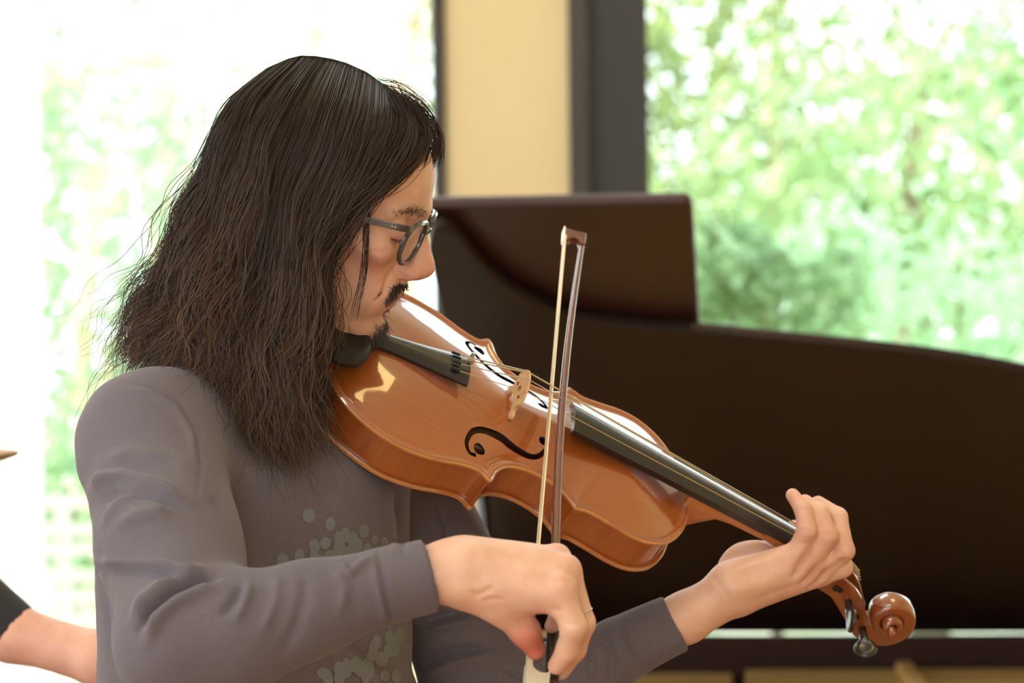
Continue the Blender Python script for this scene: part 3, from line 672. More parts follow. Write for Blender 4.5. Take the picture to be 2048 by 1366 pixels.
MB().tube(gp_ + [pts[-1] + bd * .004], .0056, 14).build('grip', M_leather, bow, True)
MB().tube([endp, endp + bd * .012], .0046, 12).build('screw', M_pearl, bow, True)
# ------------------------------------------------------------------ people
def frame(f0, e):
    e = np.array(e, float); e /= np.linalg.norm(e); f = np.array(f0, float); f -= e * (f @ e); f /= np.linalg.norm(f)
    return np.stack([f, e, np.cross(f, e)], 1)
def head_ops(S, R, o):
    """head in its own frame (mm): x forward, y to its left, z up, origin between the ears"""
    P = lambda x, y, z: o + R @ (np.array([x, y, z]) * .001)
    m = .001
    E = lambda c, r, k=8, sub=False: S.ell(P(*c), np.array(r) * m, R, k * m, sub)
    T = lambda a, b, r1, r2, k=8, sub=False, flat=None: S.rc(P(*a), P(*b), r1 * m, r2 * m, k * m, sub, flat)
    E((-17, 0, 62), (95, 74, 70)); E((18, 0, 66), (60, 66, 56), 20); E((14, 0, 5), (60, 60, 76), 20)
    for s in (-1, 1):
        T((2, 50 * s, -44), (46, 17 * s, -70), 14, 14.5, 16)                      # jaw
        T((2, 50 * s, -44), (-8, 56 * s, 10), 14, 12, 14)
        E((46, 42 * s, 8), (22, 20, 17), 14); T((52, 45 * s, 14), (10, 62 * s, 16), 9, 7, 14)   # cheekbone
        T((70, 8 * s, 47), (56, 44 * s, 46), 9, 8, 10)                           # brow
        E((-2, 70 * s, 2), (17, 7, 30), 6)                                       # ear
        E((80, 33 * s, 27), (15, 17, 11), 14, True)                              # socket
        E((58, 32 * s, 30), (14.5, 15, 14), 4)                                 # lids over the eyeball
        E((60.5, 32 * s, 27), (14.4, 14.8, 10.5), 1.5)                                 # lowered upper lid
        E((48, 28 * s, -34), (20, 16, 22), 16); E((36, 66 * s, -28), (24, 16, 24), 22, True)
    E((50, 0, -34), (26, 32, 32), 14); E((55, 0, -69), (16, 19, 16), 12)         # muzzle, chin
    E((73, 0, 47), (12, 18, 12), 10)
    T((76, 0, 33), (90, 0, 2), 6.5, 8.5, 9); E((92.5, 0, -4), (10.5, 9.5, 9), 7)  # nose
    T((74, 0, 22), (82, 0, -6), 12, 13, 10)
    for s in (-1, 1):
        E((81.5, 12.5 * s, -10), (11, 7, 8.2), 5); E((84.5, 8.5 * s, -17.5), (7.5, 4.0, 3.6), 2.5, True)
        T((76, 23 * s, -5), (60, 34 * s, -38), 2.2, 2.2, 7, True)                # fold beside the mouth
        T((71.5, 5 * s, -32), (58, 25 * s, -37), 6.0, 3.4, 4); T((70, 5 * s, -43.5), (58, 21 * s, -41.5), 6.4, 3.4, 4)
        T((77, 2 * s, -37.6), (58, 28 * s, -39.8), 1.0, .9, 1.8, True)        # mouth line
        T((66, 0, -52), (58, 18 * s, -52), 4.5, 3, 8, True)
        T((72.5, 20 * s, 17.5), (63, 44 * s, 19), 1.3, 1.0, 4, True)             # under the lower lid
        T((68, 24 * s, 38), (58, 46 * s, 36), 1.2, 1.0, 3, True)                 # lid crease
    E((74, 0, -28), (6, 5, 10), 8)
    return P
HR = W @ frame((.966, 0, -.259), (.14, .97, .16)); HO = C(655, 470, 2.60)
S = Shape()
HP = head_ops(S, HR, HO)
# neck and hidden trunk that joins head and arms into one body
nb = C(528, 850, 2.63)
S.rc(HP(-22, 0, -20), C(560, 770, 2.625), .056, .056, .02); S.rc(C(560, 770, 2.625), nb, .056, .06, .02)
S.rc(HP(20, -20, -62), C(598, 790, 2.585), .012, .010, .012)
SHR, SHL = C(300, 885, 2.475), C(765, 880, 2.765)
S.rc(nb, SHR, .045, .04, .02); S.rc(nb, SHL, .045, .04, .02); S.rc(nb, C(515, 1400, 2.62), .075, .075, .03)
ELR, ELL = C(372, 1290, 2.305), C(985, 1405, 2.74)
WRR = C(895, 1141, 2.318)
S.rc(SHR, ELR, .04, .034, .01); S.rc(SHL, ELL, .032, .028, .01)
# right forearm, wrist, hand on the bow
S.rc(ELR, C(640, 1210, 2.30), .034, .026, .01); S.rc(C(640, 1210, 2.30), WRR, .026, .0222, .012)
def pts(*a): return [C(*p) for p in a]
mi, mm, mr, mp = pts((1118, 1182, 2.303), (1132, 1146, 2.325), (1112, 1122, 2.346), (1078, 1118, 2.366))
S.rc(WRR, C(935, 1142, 2.318), .0225, .0235, .012)
for k_, r1, r2, off in ((mi, .0195, .0128, (930, 1158, 2.312)), (mm, .0195, .0125, (930, 1145, 2.320)), (mr, .019, .0120, (930, 1132, 2.330)), (mp, .018, .0110, (930, 1125, 2.342))):
    S.rc(C(*off), k_, r1, r2, .016)
S.ell(C(1020, 1160, 2.328), (.045, .02, .024), None, .02)
S.chain([mi] + pts((1147, 1254, 2.300), (1136, 1298, 2.312), (1113, 1332, 2.325)), [.0128, .0102, .0090, .0074], .005)
S.chain([mm] + pts((1165, 1246, 2.326), (1150, 1300, 2.338), (1122, 1342, 2.348)), [.0122, .0102, .0088, .0074], .004)
S.chain([mr] + pts((1158, 1222, 2.352), (1150, 1280, 2.362), (1120, 1318, 2.366)), [.0118, .0098, .0085, .0072], .004)
S.chain([mp] + pts((1120, 1190, 2.378), (1118, 1228, 2.382), (1104, 1252, 2.378)), [.0105, .0085, .0075, .0064], .004)
S.chain(pts((950, 1176, 2.322), (1003, 1214, 2.322), (1050, 1262, 2.330), (1071, 1300, 2.338)), [.0185, .0138, .0112, .0084], .009)
S.rc(C(985, 1175, 2.318), C(1100, 1190, 2.312), .016, .012, .016)
for k_ in (mi, mm, mr): S.ell(k_ + np.array([.001, -.003, .006]), (.0085, .0085, .008), None, .006)
# left forearm, wrist, hand round the neck of the viola
WRL = C(1462, 1184, 2.737)
S.rc(ELL, C(1250, 1290, 2.738), .028, .0235, .01); S.rc(C(1250, 1290, 2.738), C(1370, 1236, 2.737), .0235, .0225, .01); S.rc(C(1370, 1236, 2.737), WRL, .0232, .0235, .012)
li, lm, lr, lp = pts((1640, 1150, 2.758), (1632, 1143, 2.746), (1616, 1126, 2.736), (1594, 1108, 2.728))
for k_, o_, r1, r2 in ((li, (1480, 1182, 2.750), .0185, .0105), (lm, (1478, 1180, 2.744), .019, .0112), (lr, (1472, 1174, 2.738), .020, .0112), (lp, (1466, 1168, 2.733), .020, .0115)):
    S.rc(C(*o_), k_, r1, r2, .014)
S.ell(C(1545, 1150, 2.742), (.040, .017, .016), W @ frame((.86, .1, .45), (0, 1, 0)), .015)
S.chain([lp] + pts((1614, 1062, 2.722), (1607, 1020, 2.728), (1585, 990, 2.740)), [.0112, .0094, .0082, .0066], .004)
S.chain([lr] + pts((1655, 1072, 2.728), (1639, 1026, 2.735), (1610, 1003, 2.748)), [.0112, .0100, .0086, .0070], .004)
S.chain([lm] + pts((1688, 1102, 2.738), (1676, 1034, 2.746), (1636, 1006, 2.760)), [.0112, .0100, .0088, .0072], .004)
S.chain([li] + pts((1684, 1135, 2.752), (1668, 1088, 2.772), (1628, 1062, 2.778)), [.0108, .0098, .0086, .0072], .004)
S.ell(C(1494, 1126, 2.770), (.030, .020, .020), W @ frame((.8, .2, .3), (0, 1, 0)), .012)
S.chain(pts((1492, 1128, 2.770), (1545, 1106, 2.790), (1580, 1075, 2.806), (1588, 1057, 2.808)), [.019, .0125, .0105, .0085], .008)
for g_ in (((1630, 1088, 2.714), (1612, 1120, 2.716), (1588, 1150, 2.722)), ((1672, 1104, 2.720), (1640, 1138, 2.724), (1604, 1162, 2.732)), ((1688, 1124, 2.732), (1650, 1150, 2.736), (1618, 1168, 2.744))):
    S.chain([C(*q) for q in g_], [.0026, .0024, .0012], .007, sub=True)
BV, BF = S.mesh(.00185, .01, 1)
# tendons, knuckle hollows and skin creases of the hands
def pl_dist(P, L):
    L = np.asarray(L, float); d = np.full(len(P), 1e9); tt_ = np.zeros(len(P)); n = len(L) - 1
    for i in range(n):
        a, b = L[i], L[i + 1]; ab = b - a; t = np.clip(((P - a) @ ab) / (ab @ ab), 0, 1); e = np.linalg.norm(P - a - t[:, None] * ab, axis=1)
        m_ = e < d; d[m_] = e[m_]; tt_[m_] = ((i + t) / n)[m_]
    return d, tt_
BN = normals(BV, BF); BPx = proj(BV); near_ = (BN * (BV - np.array([0, 0, H]))).sum(1) < 0
for L_, w_, h_ in (([(948, 1112), (1020, 1128), (1092, 1148)], 11, 1.1), ([(960, 1092), (1030, 1104), (1100, 1118)], 9, 1.0), ([(1000, 1118), (1060, 1128), (1122, 1134)], 9, -1.3), ([(1040, 1150), (1085, 1162), (1112, 1166)], 12, -1.2), ([(1098, 1160), (1130, 1160), (1146, 1170)], 8, -1.6), ([(1100, 1128), (1124, 1130), (1142, 1138)], 7, 1.2),
                   ([(940, 1180), (956, 1192), (972, 1182), (990, 1172)], 5, -1.6), ([(962, 1204), (990, 1198), (1012, 1202)], 5, -1.2), ([(880, 1150), (930, 1165), (985, 1150)], 18, -1.2), ([(900, 1105), (950, 1098), (985, 1108)], 16, 1.3),
                   ([(1102, 1216), (1114, 1222), (1124, 1218)], 4, -1.2), ([(1128, 1246), (1146, 1250), (1160, 1246)], 5, -.9), ([(1040, 1256), (1056, 1250), (1066, 1246)], 4, -.9), ([(1034, 1246), (1050, 1240), (1062, 1238)], 3, -.7), ([(1110, 1305), (1124, 1310), (1134, 1316)], 4, -.8),
                   ([(1440, 1150), (1500, 1128), (1572, 1106)], 8, 1.0), ([(1450, 1165), (1520, 1142), (1580, 1128)], 12, -.9), ([(1430, 1190), (1500, 1175), (1570, 1160)], 14, 1.2), ([(1500, 1205), (1560, 1182), (1610, 1166)], 8, -1.1), ([(1420, 1148), (1440, 1170), (1462, 1204)], 7, -.8),
                   ([(1598, 1062), (1614, 1060), (1632, 1064)], 4, -.9), ([(1594, 1020), (1608, 1018), (1622, 1022)], 4, -.8), ([(1640, 1072), (1656, 1068), (1672, 1074)], 4, -.8), ([(1582, 1092), (1600, 1086), (1622, 1090)], 5, -1.0), ([(1560, 1106), (1580, 1118), (1600, 1140)], 6, -.8),
                   ([(786, 540), (770, 556), (748, 580), (730, 604)], 5, -1.0), ([(792, 522), (790, 538), (800, 552), (814, 555)], 3.5, -1.4), ([(738, 500), (762, 506), (786, 496)], 5, -.9), ([(768, 449), (788, 442), (808, 441)], 3, -1.2), ([(736, 612), (722, 630), (712, 650)], 5, -1.1), ([(690, 655), (706, 674), (726, 682)], 5, -1.3), ([(742, 450), (752, 456), (762, 458)], 3, -.7), ([(740, 468), (750, 466), (762, 463)], 3, -.7), ([(780, 380), (815, 372), (845, 376)], 4, -.6), ([(640, 700), (632, 740), (612, 790)], 8, -2.0), ([(612, 720), (600, 760), (590, 800)], 9, 2.0)):
    d, t = pl_dist(BPx, L_); g = np.exp(-(d / w_) ** 2) * np.clip(np.sin(np.pi * np.clip(t, .02, .98)) * 1.6, .2, 1); BV = BV + BN * (g * near_ * h_ * .001)[:, None]

# skin colour by region, nostril shade painted in
def gauss(P, c, r): return np.exp(-((P - c) ** 2).sum(1) / (r * r))
base = np.array(lin(226, 182, 157)[:3]); red = np.array(lin(204, 116, 98)[:3]); pale = np.array(lin(232, 182, 148)[:3]); stub = np.array(lin(164, 124, 106)[:3])
c = np.repeat(base[None], len(BV), 0)
def mixc(c, t, col): t = np.clip(t, 0, 1)[:, None]; return c * (1 - t) + t * col
LHd = (BV - HO) @ HR * 1000; inhead = (LHd[:, 2] > -110) & (np.abs(LHd[:, 0]) < 130) & (np.abs(LHd[:, 1]) < 95)
for p_, r_, a_ in (((94, 0, -4), 16, .5), ((58, -44, -4), 22, .35), ((58, 44, -4), 22, .35), ((64, -30, 22), 12, .3), ((20, -60, 8), 30, .2), ((80, -13, -12), 9, .4)):
    c = mixc(c, np.where(inhead, gauss(LHd, np.array(p_), r_) * a_, 0), red)
lip = np.maximum.reduce([np.exp(-(((LHd[:, 2] + 37.5) / 6.0) ** 4)) * np.exp(-((LHd[:, 1] / 21) ** 4)) * (LHd[:, 0] > 58)])
c = mixc(c, np.where(inhead, lip * .75, 0), np.array(lin(186, 100, 86)[:3]))
nos = sum(gauss(LHd, np.array((85, 8.6 * s_, -15.5)), 5) for s_ in (-1, 1)); c = mixc(c, np.where(inhead, nos * .9, 0), np.array(lin(100, 40, 36)[:3]))  # nostril hollows darkened by colour as shade
st = np.where(inhead, np.exp(-(((LHd[:, 2] + 60) / 22) ** 2)) * (LHd[:, 0] > 0) * .28, 0); c = mixc(c, st, stub)
for k_ in (mi, mm, mr): c = mixc(c, gauss(BV, k_, .016) * .28, red)
for k_ in pts((1071, 1300, 2.338), (1055, 1275, 2.328)): c = mixc(c, gauss(BV, k_, .02) * .75, np.array(lin(196, 92, 72)[:3]))
for k_ in (lp, lr, lm) + tuple(pts((1614, 1062, 2.722), (1655, 1072, 2.728), (1688, 1102, 2.738), (1590, 1000, 2.738))): c = mixc(c, gauss(BV, k_, .013) * .4, red)
M_skin = mat('skin', base.tolist() + [1], .48, sss=.12, attr='Col', noise=(48, (.86, .78, .75, 1), .28), bump=(.2, 420, .0012), spec=.4)
feet = np.array([*C(515, 1150, 2.62)[:2], 0])
person = empty('person', feet); tag(person, 'long-haired man in glasses and grey long-sleeved shirt playing a viola', 'person')
body = mobj('body', BV, BF, M_skin, person, True, True, np.c_[c, np.ones(len(c))])

# ------------------------------------------------------------------ shirt
SA = W @ np.array([.58, .81, 0]); SA /= np.linalg.norm(SA); FA = np.cross(SA, [0, 0, 1.]); FA = FA if FA[0] > 0 else -FA
S = Shape()
def column(S, top, bot, ra, rb, k):
    top, bot = np.asarray(top), np.asarray(bot); ax = bot - top; L2 = ax @ ax
    def fn(p):
        q = p - top.astype(np.float32); t = q @ ax / L2; tc = np.clip(t, 0, 1)
        w_ = q - tc[..., None] * ax; s_, f_ = w_ @ SA, w_ @ FA; z_ = w_ @ (ax / math.sqrt(L2))
        r0, r1 = ra[0] + tc * (rb[0] - ra[0]), ra[1] + tc * (rb[1] - ra[1])
        e = np.sqrt((s_ / r0) ** 2 + (f_ / r1) ** 2 + (z_ / .05) ** 2) + 1e-6
        return (e - 1) * np.minimum(r1, .09) * .95
    S._p(fn, (top + bot) / 2, math.sqrt(L2) / 2 + max(ra[0], rb[0]), k, False)
tc_ = C(512, 960, 2.62); hem = np.array([tc_[0], tc_[1], .93])
column(S, tc_, np.array([tc_[0], tc_[1], 1.22]), (.172, .118), (.168, .124), .03); column(S, np.array([tc_[0], tc_[1], 1.22]), hem, (.168, .124), (.170, .130), .02)
S.rc(C(530, 838, 2.625), SHR, .062, .060, .035); S.rc(C(530, 838, 2.625), SHL, .062, .060, .035)
S.rc(C(545, 800, 2.625), C(540, 850, 2.625), .068, .075, .03)
S.chain(pts((300, 885, 2.475), (340, 1100, 2.38), (378, 1282, 2.305)), [.0605, .0585, .0580], .018)
S.chain(pts((378, 1282, 2.305), (470, 1262, 2.297), (600, 1224, 2.297), (765, 1174, 2.308)), [.0580, .0480, .0375, .0315], .016)
cr0, cr1 = C(765, 1174, 2.308), C(861, 1150, 2.314)
S.rc(cr0, cr1, .0318, .0296, .004, end=True); S.rc(cr1 + (cr0 - cr1) * .16, cr1 + (cr1 - cr0) * .3, .0236, .0236, .002, sub=True, end=True)
S.chain([SHL] + pts((870, 1120, 2.770), (965, 1390, 2.745), (1120, 1372, 2.735), (1232, 1306, 2.737)), [.060, .054, .052, .040, .0325], .016)
cl0, cl1 = C(1240, 1301, 2.737), C(1352, 1246, 2.737)
S.rc(cl0, cl1, .0310, .0288, .004, end=True); S.rc(cl1 + (cl0 - cl1) * .16, cl1 + (cl1 - cl0) * .3, .0228, .0228, .002, sub=True, end=True)
S.rc(C(555, 800, 2.62), C(572, 700, 2.62), .062, .062, .006, sub=True)                       # neck opening
SV, SF = S.mesh(.0025, .012, 2)
# sculpt the folds
SN = normals(SV, SF); SP = proj(SV); face = SN @ (SV.mean(0) - np.array([0, 0, H])) < 0; dep = SV[:, 1]
folds = [  # pixel path, width px, height mm (+ ridge, - groove), nearest and farthest depth
    ([(248, 768), (310, 775), (360, 805), (392, 860), (402, 930), (396, 990)], 6, -2.0, 0, 2.75), ([(252, 778), (308, 786), (352, 815), (382, 866), (392, 930)], 8, 1.6, 0, 2.75),
    ([(184, 985), (205, 955), (250, 950), (320, 972), (385, 1005)], 11, 4.5, 0, 2.6), ([(192, 1010), (225, 985), (300, 990), (380, 1020)], 10, -3.5, 0, 2.6),
    ([(205, 1050), (235, 1010), (262, 985)], 9, 3.0, 0, 2.6), ([(205, 930), (260, 905), (340, 915), (395, 950)], 15, 2.5, 0, 2.6),
    ([(230, 1060), (280, 1030), (345, 1020)], 14, 2.5, 0, 2.6),
    ([(182, 1126), (250, 1124), (330, 1132), (400, 1152)], 9, 3.5, 0, 2.6), ([(190, 1145), (260, 1143), (340, 1152), (400, 1164)], 10, -3.0, 0, 2.6),
    ([(436, 1152), (398, 1160), (350, 1182), (302, 1218), (276, 1262)], 7, -7.0, 0, 2.6), ([(440, 1172), (400, 1182), (355, 1204), (312, 1240), (292, 1290)], 12, 4.5, 0, 2.6), ([(420, 1140), (380, 1146), (330, 1168), (285, 1205), (262, 1245)], 11, 4.0, 0, 2.6),
    ([(482, 1168), (470, 1200), (440, 1235)], 9, -3.0, 0, 2.6), ([(500, 1166), (492, 1200), (470, 1245)], 9, 2.6, 0, 2.6),
    ([(555, 1150), (552, 1200), (520, 1275)], 12, 2.2, 0, 2.6), ([(610, 1140), (612, 1190), (590, 1260), (560, 1310)], 12, -2.0, 0, 2.6),
    ([(680, 1128), (700, 1148), (745, 1112)], 8, 3.0, 0, 2.6), ([(668, 1140), (690, 1175), (680, 1230)], 11, 2.2, 0, 2.6), ([(755, 1108), (764, 1160), (776, 1215), (784, 1262)], 6, -2.0, 0, 2.6), ([(748, 1112), (756, 1165), (768, 1220), (774, 1264)], 6, 1.6, 0, 2.6),
    ([(190, 1080), (215, 1200), (262, 1380)], 12, -2, 2.3, 2.8),
    ([(792, 985), (800, 1040), (806, 1100)], 8, -3, 0, 2.75), ([(770, 985), (780, 1040), (790, 1100)], 14, 2.5, 0, 2.75), ([(560, 930), (620, 960), (700, 990)], 26, -2.0, 0, 2.8), ([(430, 980), (440, 1060), (432, 1140)], 16, -3, 2.35, 2.8),
    ([(700, 1290), (740, 1330), (800, 1366)], 14, -2.5, 2.4, 2.8),
    ([(845, 1240), (900, 1228), (950, 1215)], 9, -4, 2.6, 3), ([(850, 1262), (905, 1250), (960, 1240)], 9, 4, 2.6, 3), ([(840, 1330), (900, 1300), (985, 1292)], 9, -4.5, 2.6, 3), ([(850, 1350), (910, 1325), (990, 1312)], 10, 4, 2.6, 3),
    ([(1010, 1336), (1040, 1352), (1080, 1366)], 7, -3, 2.6, 3), ([(1085, 1320), (1095, 1345), (1090, 1380)], 8, -3, 2.6, 3), ([(1170, 1288), (1185, 1320), (1180, 1366)], 9, 3, 2.6, 3), ([(1205, 1270), (1225, 1310), (1222, 1366)], 8, -3, 2.6, 3),
    ([(1240, 1250), (1262, 1290), (1284, 1345)], 6, -2.0, 2.6, 3), ([(1232, 1252), (1252, 1292), (1274, 1350)], 6, 1.6, 2.6, 3), ([(876, 1010), (892, 1050), (900, 1090)], 8, -3, 2.65, 3),
]
for L_, w_, h_, d0, d1 in folds:
    d, t = pl_dist(SP, L_); g = np.exp(-(d / w_) ** 2) * np.clip(np.sin(np.pi * np.clip(t, .02, .98)) * 1.8, .25, 1)
    h_ *= 1.6; g *= face * (dep > d0) * (dep < d1); SV = SV + SN * (g * h_ * .001)[:, None]
SV = SV + SN * (.0011 * (np.sin(SV[:, 0] * 61 + 2 * np.sin(SV[:, 2] * 37)) * np.sin(SV[:, 2] * 53 + 1.5 * np.sin(SV[:, 1] * 41))))[:, None]
M_shirt = mat('grey_cotton', lin(106, 97, 103), .92, noise=(420, lin(96, 87, 93), .35), sheen=.15, spec=.15, bump=(.35, 900, .0006))
shirt = mobj('shirt', SV, SF, M_shirt, person); shirt['label'] = 'grey long-sleeved cotton shirt with a dotted print'
# dotted print on the chest
sbvh = bvh_of(SV, SF)
dots = [(617, 1031, 13, 15), (660, 1048, 10, 14), (727, 1062, 10, 14), (565, 1121, 12, 15), (598, 1111, 10, 13), (650, 1086, 11, 12), (628, 1092, 11, 15), (690, 1070, 9, 16), (705, 1080, 11, 17), (678, 1095, 12, 16), (660, 1112, 13, 13), (640, 1122, 12, 14), (700, 1104, 13, 14),
        (716, 1090, 9, 14), (734, 1098, 8, 12), (785, 1090, 14, 17), (760, 1104, 9, 12), (612, 1128, 9, 10), (676, 1076, 9, 14), (694, 1120, 10, 10), (628, 1112, 10, 10), (768, 1084, 7, 10), (748, 1080, 6, 9), (590, 1136, 7, 8)]
for px in range(14):
    a = random.random(); dots.append((640 + 160 * a + random.uniform(-8, 8), 1352 - 70 * a + random.uniform(-18, 22), random.uniform(8, 13), random.uniform(11, 16)))
dots += [(652, 1352, 10, 14), (690, 1342, 12, 15), (712, 1330, 13, 15), (740, 1340, 8, 20), (762, 1318, 13, 15), (784, 1300, 10, 14), (792, 1352, 10, 15), (768, 1352, 10, 12), (800, 1270, 11, 16), (745, 1300, 9, 22), (730, 1355, 9, 14), (752, 1284, 9, 14), (778, 1275, 11, 13)]
pbs = (MB(), MB()); cpos = Vector((0, 0, H)); n_el = 0
for px, py, rx, ry in dots:
    ring_ = []
    for rr in (0, .55, 1):
        for a in np.linspace(0, 2 * math.pi, 14, endpoint=False)[: 1 if rr == 0 else 14]:
            q = C(px + rx * rr * math.cos(a), py + ry * rr * math.sin(a), 1.); d = (Vector(q) - cpos).normalized()
            start = cpos + d * 2.42; hit = sbvh.ray_cast(start, d)
            ring_.append(None if hit[0] is None else hit[0] + hit[1].normalized() * (.0006 + n_el * 4e-6))
    if any(r is None for r in ring_) or max((r - ring_[0]).length for r in ring_) > .02 or ring_[0].y < 2.45: continue
    n_el += 1
    pbs[py > 1200].add(ring_, [(0, 1 + i, 1 + (i + 1) % 14) for i in range(14)] + [(1 + i, 15 + i, 15 + (i + 1) % 14, 1 + (i + 1) % 14) for i in range(14)])
M_print = mat('print_grey_green', lin(116, 119, 121), .9, noise=(500, lin(106, 108, 110), .3))
for pb, lb in zip(pbs, ('pale grey dots printed on the chest above the sleeve', 'pale grey dots printed on the shirt below the sleeve')):
    o = pb.build('shirt_print', M_print, shirt, True); o['label'] = lb; o['kind'] = 'stuff'

# trousers and shoes below the frame
S = Shape(); hx, hy = tc_[0], tc_[1]
M_trouser = mat('dark_denim', lin(44, 48, 60), .9); M_shoe = mat('shoe_leather', lin(40, 32, 28), .45)
column(S, np.array([hx, hy, 1.0]), np.array([hx, hy, .88]), (.158, .118), (.165, .125), .03)
fts = [np.array([hx, hy, 0]) + SA * s_ * .11 + FA * .02 * s_ for s_ in (-1, 1)]
for s_, q in zip((-1, 1), fts): S.chain([np.array([hx, hy, .9]) + SA * s_ * .085, q + ez * .5, q + ez * .06], [.088, .065, .055], .02)
TV_, TF_ = S.mesh(.008, .02, 2); mobj('trousers', TV_, TF_, M_trouser, person)
for q in fts:
    S = Shape(); S.rc(q + ez * .055 - FA * .03, q + ez * .04 + FA * .13, .045, .038, .02, flat=((0, 0, 1), 1.0)); S.rc(q + ez * .02 - FA * .05, q + ez * .018 + FA * .15, .03, .03, .02)
    v_, f_ = S.mesh(.005, .02, 1); v_[:, 2] = np.maximum(v_[:, 2], .001); mobj('shoe', v_, f_, M_shoe, person)

# ------------------------------------------------------------------ hair
ED = HR[:, 1]
HY = 2.60
GD = [  # guide strands in the photograph, front to back, root to tip, and how far each swells towards the camera (m)
    ([(842, 228), (864, 272), (846, 330), (782, 366), (720, 408), (676, 466), (638, 550), (610, 640), (600, 720), (602, 800)], .062),
    ([(812, 198), (828, 262), (790, 332), (735, 386), (684, 452), (640, 535), (610, 625), (592, 715), (590, 795), (600, 850)], .076),
    ([(772, 172), (772, 252), (735, 332), (690, 412), (644, 495), (610, 585), (588, 685), (576, 775), (576, 872)], .088),
    ([(732, 144), (716, 242), (680, 332), (640, 422), (608, 515), (584, 615), (565, 715), (552, 805), (548, 888)], .096),
    ([(692, 126), (660, 232), (625, 332), (590, 432), (560, 532), (540, 632), (522, 732), (512, 822), (512, 878)], .100),
    ([(662, 118), (610, 222), (575, 322), (545, 432), (518, 542), (495, 642), (480, 742), (470, 822), (470, 858)], .100),
    ([(632, 113), (570, 202), (530, 302), (500, 412), (475, 522), (452, 622), (438, 722), (432, 800)], .096),
    ([(602, 112), (532, 192), (490, 292), (460, 402), (434, 512), (412, 612), (395, 702), (390, 765)], .086),
    ([(577, 118), (502, 187), (457, 282), (428, 392), (400, 502), (374, 602), (354, 692), (345, 735)], .070),
    ([(552, 129), (482, 192), (434, 282), (406, 372), (376, 472), (346, 572), (320, 655), (296, 716)], .048),
    ([(532, 138), (465, 207), (421, 292), (395, 382), (362, 467), (328, 552), (292, 632), (262, 706)], .020),
]
KP = 38; NG = len(GD)
GP = np.array([crom(np.array(g), KP) for g, _ in GD]); GDp = np.array([d for _, d in GD])
def swell(t): return np.clip(np.sin(np.minimum(t * 2.6, 1) * np.pi / 2), 0, 1)
def strand_path(u, depth_k, far=False):
    """u in 0..1 across the guides; depth_k: 1 = outer layer, smaller = further inside"""
    x = np.clip(u, 0, 1) * (NG - 1); i = np.minimum(x.astype(int), NG - 2); f = (x - i)[:, None, None]
    p = GP[i] * (1 - f) + GP[i + 1] * f; d = GDp[i] * (1 - f[:, 0, 0]) + GDp[i + 1] * f[:, 0, 0]
    t = np.linspace(0, 1, KP)[None]; sw = d[:, None] * swell(t) * depth_k[:, None]
    Y = HY - sw; out = np.stack([(p[..., 0] - CX) / F * Y, Y, (CY - p[..., 1]) / F * Y], -1) @ W.T + np.array([0, 0, H])
    if far: out = out + (sw * 1.75)[..., None] * ED * np.array([.55, 1, .35])
    # lie on the scalp, not inside it
    lift = (depth_k * .05 + .96)[:, None] if not far else np.full((len(out), 1), 1.02)
    cpos_ = np.array([0, 0, H])
    for c_, r_ in (((-20, 0, 63), (104, 85, 84)), ((18, 0, 66), (66, 74, 66))):
        cc = HP(*c_); rr = np.array(r_) * .001
        if not far:
            d = out - cpos_; L = np.linalg.norm(d, axis=-1, keepdims=True); d = d / L
            oc = ((cpos_ - cc) @ HR) / (rr * 1.0); dd = (d @ HR) / rr
            a_, b_, c2 = (dd ** 2).sum(-1), (dd * oc).sum(-1), (oc ** 2).sum() - lift ** 2
            disc = b_ ** 2 - a_ * c2; s_ = np.where(disc > 0, (-b_ - np.sqrt(np.maximum(disc, 0))) / a_, 9.)
            s_ = np.minimum(s_, L[..., 0]); out = cpos_ + d * s_[..., None]
        else:
            q = (out - cc) @ HR / rr; n_ = np.linalg.norm(q, axis=-1, keepdims=True); q = np.where(n_ < 1.0, q / n_ * 1.0, q); out = cc + (q * rr) @ HR.T
    if not far:   # even out the step where a strand leaves the scalp
        for _ in range(10): out[:, 1:-1] = .5 * out[:, 1:-1] + .25 * (out[:, :-2] + out[:, 2:])
    return out, np.broadcast_to(t, sw.shape)
# solid mass below the strands
S = Shape()
for far in (False, True):
    for u in np.linspace(.10, 1, 15):
        p, _ = strand_path(np.array([u]), np.array([.70]), far); p = p[0]
        cxy = C(600, 300, 2.6)
        idx = list(range(0, len(p), 2)); q = p[idx]; r = np.interp(np.linspace(0, 1, len(q)), [0, .15, .6, .9, 1], [.008, .013, .015, .011, .005])
        inw = np.stack([(C(590 if j < 4 else 470, 330, 2.6) - q[j]) for j in range(len(q))]); inw /= np.linalg.norm(inw, axis=1)[:, None]
        q = q + inw * .021
        S.chain(list(q), list(r), .005)
S.ell(HP(-24, 0, 60), (.093, .074, .072), HR, .006); S.ell(C(500, 560, 2.60), (.055, .060, .11), None, .006); S.ell(C(470, 690, 2.60), (.045, .055, .06), None, .006)
